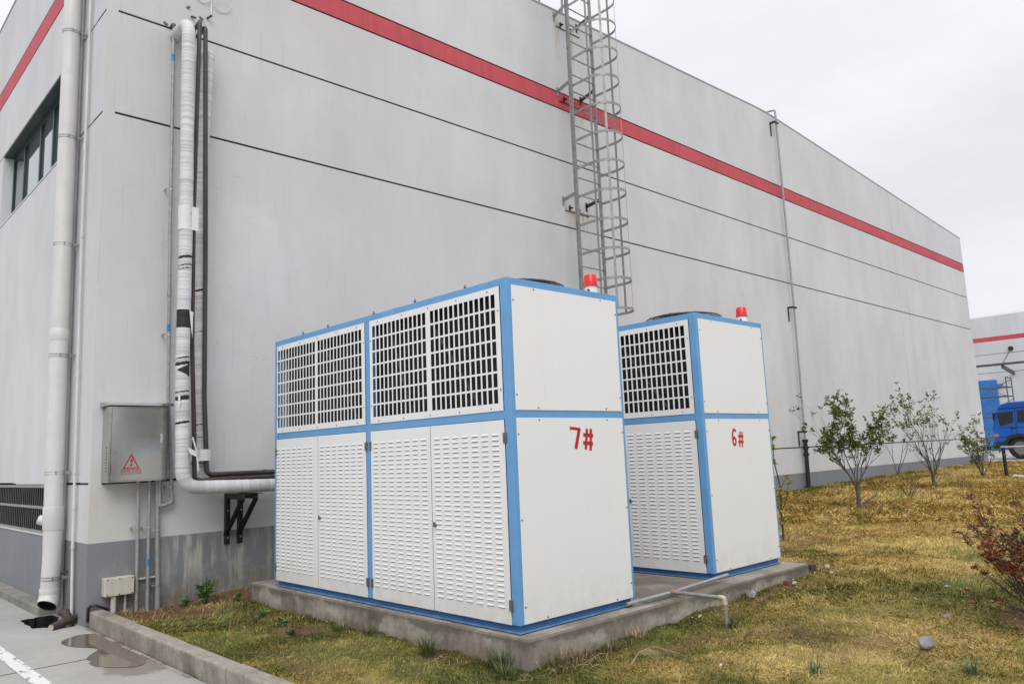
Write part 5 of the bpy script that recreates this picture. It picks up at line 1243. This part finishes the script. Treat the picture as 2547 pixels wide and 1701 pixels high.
for (tx_, tz_, n) in ((-.52, .24, 10), (-.50, .16, 6), (-.30, .16, 8), (-.44, .38, 26), (-.38, .34, 24), (-.34, .42, 20)):
    q = base + RV * tx_ + Vector((0, 0, tz_)); pl.wood.tube([base + Vector((0, 0, .03)), base.lerp(q, .5) + Vector((0, 0, .0)), q], [.005, .004, .002], 5); pl.cluster(q, -RV + Vector((0, 0, .4)), n, .036, .015, RED)
pl.finish('red_bush', 'bush with red and dark green leaves at the right edge of the lawn', 'bush', (bx_, by_, z), M['barkdark'], wname='stems', lname='leaves')

# weeds
def weed(x, y, h, w, n, cols, seed, label, name='weed', leafw=.02, flower=False, cat='weed', grp='weeds along the wall and pad'):
    pl = Plant(seed); z = zl(x, y); 
    for i in range(max(3, n // 6)):
        a_ = pl.r.uniform(0, 6.28); q = Vector((x + math.cos(a_) * w * .4 * pl.r.random(), y + math.sin(a_) * w * .4 * pl.r.random(), z + h * pl.r.uniform(.4, 1)))
        pl.wood.tube([(x, y, z - .01), ((x + q.x) / 2, (y + q.y) / 2, z + h * .3), q], [.004, .003, .0015], 4)
        pl.cluster(q, (0, 0, 1), 5, .5 * w, leafw, cols, .9)
        if flower: pl.cluster(q + Vector((0, 0, .01)), (0, 0, 1), 2, .018, .012, [(.55, .45, .03)])
    pl.cluster((x, y, z + h * .25), (0, 0, .4), n, .55 * w, leafw, cols, 1.1)
    return pl.finish(name, label, cat, (x, y, z), M['barkdark'], grp, 'stem', 'leaves')
WG = [(.04, .10, .02), (.06, .13, .03), (.09, .15, .04)]
weed(.96, -.30, .22, .20, 46, WG, 1, 'tall leafy green weed growing against the wall foot', leafw=.026, flower=True)
weed(.80, -.20, .06, .12, 16, WG, 2, 'low green weed just left of the tall weed')
weed(1.22, -.42, .06, .10, 14, WG, 3, 'small green weed close to the far left corner of the pad')
weed(1.08, -1.25, .05, .14, 22, [(.09, .19, .04), (.12, .22, .06)], 4, 'bright green ground weed on the bare soil left of the pad')
weed(.98, -1.80, .035, .10, 12, WG, 5, 'low weed left of the middle of the pad')
weed(.90, -2.12, .03, .08, 9, WG, 6, 'tiny weed in the grass strip halfway along the pad')
def tuft(x, y, h, n, cols, seed, label, spread=.05, cat='grass tuft', grp='tall grass tufts round the pad', wd=.005, name='grass_tuft'):
    r = random.Random(seed); b = MB(); cc = []; z = zl(x, y) - .01
    for i in range(n):
        a_ = r.uniform(0, 6.28); rr_ = r.random() * spread; px, py = x + math.cos(a_) * rr_, y + math.sin(a_) * rr_; hh = h * r.uniform(.4, 1.1); ln = r.uniform(.1, .8); dx, dy = math.cos(a_ + r.uniform(-.6, .6)), math.sin(a_ + r.uniform(-.6, .6))
        w = wd * r.uniform(.6, 1.1); sx, sy = -dy * w / 2, dx * w / 2; P3 = []
        for t in (0, .4, .75, 1): P3.append((px + dx * hh * ln * t * t, py + dy * hh * ln * t * t, z + hh * (t - .25 * ln * t * t)))
        b.add([(P3[0][0] - sx, P3[0][1] - sy, P3[0][2]), (P3[0][0] + sx, P3[0][1] + sy, P3[0][2]), (P3[1][0] + sx, P3[1][1] + sy, P3[1][2]), (P3[1][0] - sx, P3[1][1] - sy, P3[1][2]), (P3[2][0] + sx * .7, P3[2][1] + sy * .7, P3[2][2]), (P3[2][0] - sx * .7, P3[2][1] - sy * .7, P3[2][2]), P3[3]], [(0, 1, 2, 3), (3, 2, 4, 5), (5, 4, 6)])
        c = r.choice(cols); k_ = r.uniform(.7, 1.3); cc += [(c[0] * k_, c[1] * k_, c[2] * k_, 1)] * 7
    o_ = b.build(name, M['leaf'], color=np.array(cc, np.float32)); tag(o_, label, cat, grp); return o_
TG = [(.04, .075, .02), (.06, .095, .025), (.09, .11, .035), (.14, .13, .05)]; TD = [(.30, .21, .10), (.22, .15, .08), (.38, .29, .15), (.16, .10, .06)]
tuft(1.17, -3.50, .17, 130, TG, 1, 'dark green grass tuft against the long side of the pad', .05)
tuft(1.24, -4.14, .16, 170, TG, 2, 'thick dark green tuft just left of the near pad corner', .08)
tuft(1.12, -4.33, .12, 130, TG, 3, 'green tuft at the bottom edge, below the near pad corner', .09)
tuft(1.20, -2.75, .12, 100, TG + TD[:1], 4, 'small mixed tuft beside the middle of the pad', .06)
tuft(1.22, -2.30, .10, 90, TG + TD[:1], 5, 'short tuft beside the pad near its middle', .07)
tuft(1.48, -4.43, .15, 150, TD + TG[:2], 6, 'tangled dry and green tuft right of the near pad corner', .10)
tuft(1.68, -4.42, .12, 120, TD + TG[:1], 7, 'brown dry tuft against the front of the pad', .10)
tuft(1.95, -4.43, .11, 120, TG + TD[:2], 8, 'green and brown tuft in front of the chiller marked 7#', .09)
tuft(2.25, -4.42, .09, 100, TD, 9, 'reddish dry tuft at the pad front before the drain outlet', .12)
tuft(2.95, -4.72, .07, 90, TG, 10, 'green tuft around the foot of the drain pipe', .06)
tuft(2.20, -5.70, .12, 40, [(.05, .10, .04), (.07, .12, .06)], 11, 'bluish green blades rising at the bottom edge of the lawn', .05)
tuft(2.66, -6.35, .12, 36, [(.05, .10, .04), (.07, .12, .06)], 12, 'bluish green blades at the bottom edge, right of the big stone', .04)
tuft(.30, -.10, .07, 120, TD, 13, 'dry brown tuft under the cream junction box', .10)
tuft(5.05, -3.9, .10, 70, TG, 14, 'green tuft at the right end of the pad', .08)
# dry palm frond
b = MB(); pth = [Vector((1.70, -4.80, zl(1.7, -4.8) + .03)), Vector((1.86, -4.74, zl(1.86, -4.74) + .07)), Vector((2.02, -4.73, zl(2.02, -4.73) + .06)), Vector((2.12, -4.78, zl(2.1, -4.78) + .03))]
b.tube(pth, [.004, .003, .002, .001], 5)
for i in range(8):
    t = i / 7; q = pth[1].lerp(pth[2], t) if t < .7 else pth[2].lerp(pth[3], (t - .7) / .3); e_ = q + Vector((.05 + .02 * t, -.12 + .05 * t, -.05))
    b.tube([q, q.lerp(e_, .5) + Vector((0, 0, .008)), e_], [.0022, .002, .0008], 4)
tag(b.build('dry_frond', M['straw']), 'dry comb-like frond lying on the grass before the pad', 'dry frond')
# loose straw stems
b = MB(); r = random.Random(9)
for i in range(60):
    x, y = (r.gauss(1.65, .20), r.gauss(-4.48, .07)) if i < 40 else (r.gauss(.4, .12), r.gauss(-.2, .08)); a_ = r.uniform(0, 6.28); L = r.uniform(.04, .12); z = zl(x, y) + .012
    if x < .2: continue
    b.tube([(x, y, z), (x + math.cos(a_) * L * .5, y + math.sin(a_) * L * .5, z + r.uniform(.01, .05)), (x + math.cos(a_) * L, y + math.sin(a_) * L, z + r.uniform(-.01, .03))], [.0018, .0018, .001], 4)
tag(b.build('straw_litter', M['straw']), 'loose dry straw stems scattered by the pad and the wall', 'straw', kind='stuff')
o = MB().tube([(2.62, -5.02, zl(2.62, -5.02) + .025), (2.80, -4.98, zl(2.8, -4.98) + .03)], [.006, .004], 6).build('stick', M['barkdark']); tag(o, 'short dark stick lying on the lawn beyond the dry frond', 'stick')
o = MB().tube([(10.6, -2.55, zl(10.6, -2.55) + .05), (10.95, -2.62, zl(10.9, -2.6) + .12), (11.25, -2.55, zl(11.2, -2.6) + .28)], [.012, .01, .006], 6).build('fallen_branch', M['bark']); tag(o, 'crooked fallen branch beside the nearest small tree', 'branch')

# fallen leaves and bits scattered over the lawn
b = MB(); cc = []; r = random.Random(123)
for i in range(900):
    if i < 500: x, y = r.uniform(.3, 9), r.uniform(-7.2, -.1)
    elif i < 700: x, y = r.gauss(4.1, .5), r.gauss(-6.2, .35)
    else: q9 = r.choice(((10.37, -2.58), (14.41, -2.37), (1.5, -4.5), (.7, -.15), (3.2, -4.5), (6.7, -3.1))); x, y = r.gauss(q9[0], .4), r.gauss(q9[1], .16)
    if x < .2 or y > -.03 or (PAD[0] < x < PAD[2] and PAD[1] < y < PAD[3]): continue
    z = zl(x, y) + .012; a_ = r.uniform(0, 6.28); L = r.uniform(.010, .028); d = Vector((math.cos(a_), math.sin(a_), r.uniform(-.3, .5))) * L; n_ = Vector((-d.y, d.x, r.uniform(-.3, .3) * L)) * .4; p = Vector((x, y, z))
    b.add([p, p + d * .5 + n_, p + d, p + d * .5 - n_], [(0, 1, 2), (0, 2, 3)]); c_ = r.choice([(.14, .07, .035), (.20, .12, .06), (.32, .24, .14), (.10, .055, .035), (.38, .32, .22)]); cc += [(*c_, 1)] * 4
tag(b.build('leaf_litter', M['leaf'], color=np.array(cc, np.float32)), 'small dry brown leaves and chips scattered through the grass', 'dead leaves', kind='stuff')
# stones and rubble
def rock(x, y, sx, sy, sz, seed, mat, label, name='stone', cat='stone', grp=None, sink=.25):
    bm = bmesh.new(); bmesh.ops.create_icosphere(bm, subdivisions=2, radius=1); r = random.Random(seed)
    dirs = [Vector((r.gauss(0, 1), r.gauss(0, 1), r.gauss(0, 1))).normalized() for _ in range(9)]; cut = [r.uniform(.62, .85) for _ in dirs]
    for v in bm.verts:
        p = v.co.copy()
        for d, c_ in zip(dirs, cut):
            t = p.dot(d)
            if t > c_: p -= d * (t - c_)
        v.co = Vector((p.x * sx, p.y * sy, p.z * sz)) * r.uniform(.97, 1.03)
    me = bpy.data.meshes.new(name); bm.to_mesh(me); bm.free(); me.materials.append(mat); o_ = bpy.data.objects.new(name, me); COL.objects.link(o_); o_.location = (x, y, zl(x, y) + sz * (1 - sink) - .0); o_.rotation_euler.z = r.uniform(0, 3)
    tag(o_, label, cat, grp); return o_
rg = 'stones lying on the lawn'
rock(2.97, -6.02, .062, .05, .045, 4, M['rock'], 'fist-sized angular grey stone alone on the near lawn', grp=rg)
rock(3.78, -4.42, .045, .035, .035, 6, M['rock'], 'grey stone just in front of the pad, right of the drain outlet', grp=rg)
rock(3.95, -5.82, .035, .03, .014, 8, M['rock'], 'small flat bluish stone left of the red bush', grp=rg)
rock(5.13, -4.47, .03, .025, .02, 9, M['stonew'], 'white pebble in the grass past the right end of the pad, nearer one', grp=rg)
rock(5.30, -4.36, .035, .03, .035, 10, M['stonew'], 'pale stone past the right end of the pad, beside the dark brick', grp=rg)
rock(6.96, -3.02, .07, .05, .035, 12, M['stonew'], 'pale stone in the grass behind the farther chiller', grp=rg)
rock(4.96, -5.52, .035, .02, .012, 13, M['stonew'], 'tiny white chip on the open lawn', grp=rg)
rock(4.50, -4.42, .03, .03, .02, 14, M['stonew'], 'pale chip beside the red brick piece', grp=rg)
def brickp(x, y, s, rot, mat, label):
    b = MB().box((x - s[0] / 2, y - s[1] / 2, zl(x, y) - .01), (x + s[0] / 2, y + s[1] / 2, zl(x, y) + s[2])); o_ = b.build('brick_piece', mat, bevel=.004); tag(o_, label, 'brick', 'broken bricks beside the pad')
    return o_
brickp(5.07, -4.30, (.09, .09, .085), 0, M['brickdark'], 'dark brick block at the right end of the pad')
brickp(4.46, -4.39, (.07, .06, .05), 0, M['brick'], 'broken red brick piece against the front of the pad')
tg = 'scraps of litter on the lawn'
for (x, y, l_, lab) in ((2.96, -4.45, .05, 'cigarette end near the foot of the drain pipe'), (3.16, -4.55, .06, 'white paper scrap on the soil before the pad'), (1.95, -5.25, .03, 'small white scrap on the near lawn'), (7.3, -3.25, .10, 'white twig scrap behind the farther chiller')):
    o = MB().tube([(x, y, zl(x, y) + .025), (x + l_, y + l_ * .3, zl(x, y) + .028)], .006, 6).build('litter', M['paper']); tag(o, lab, 'litter', tg)
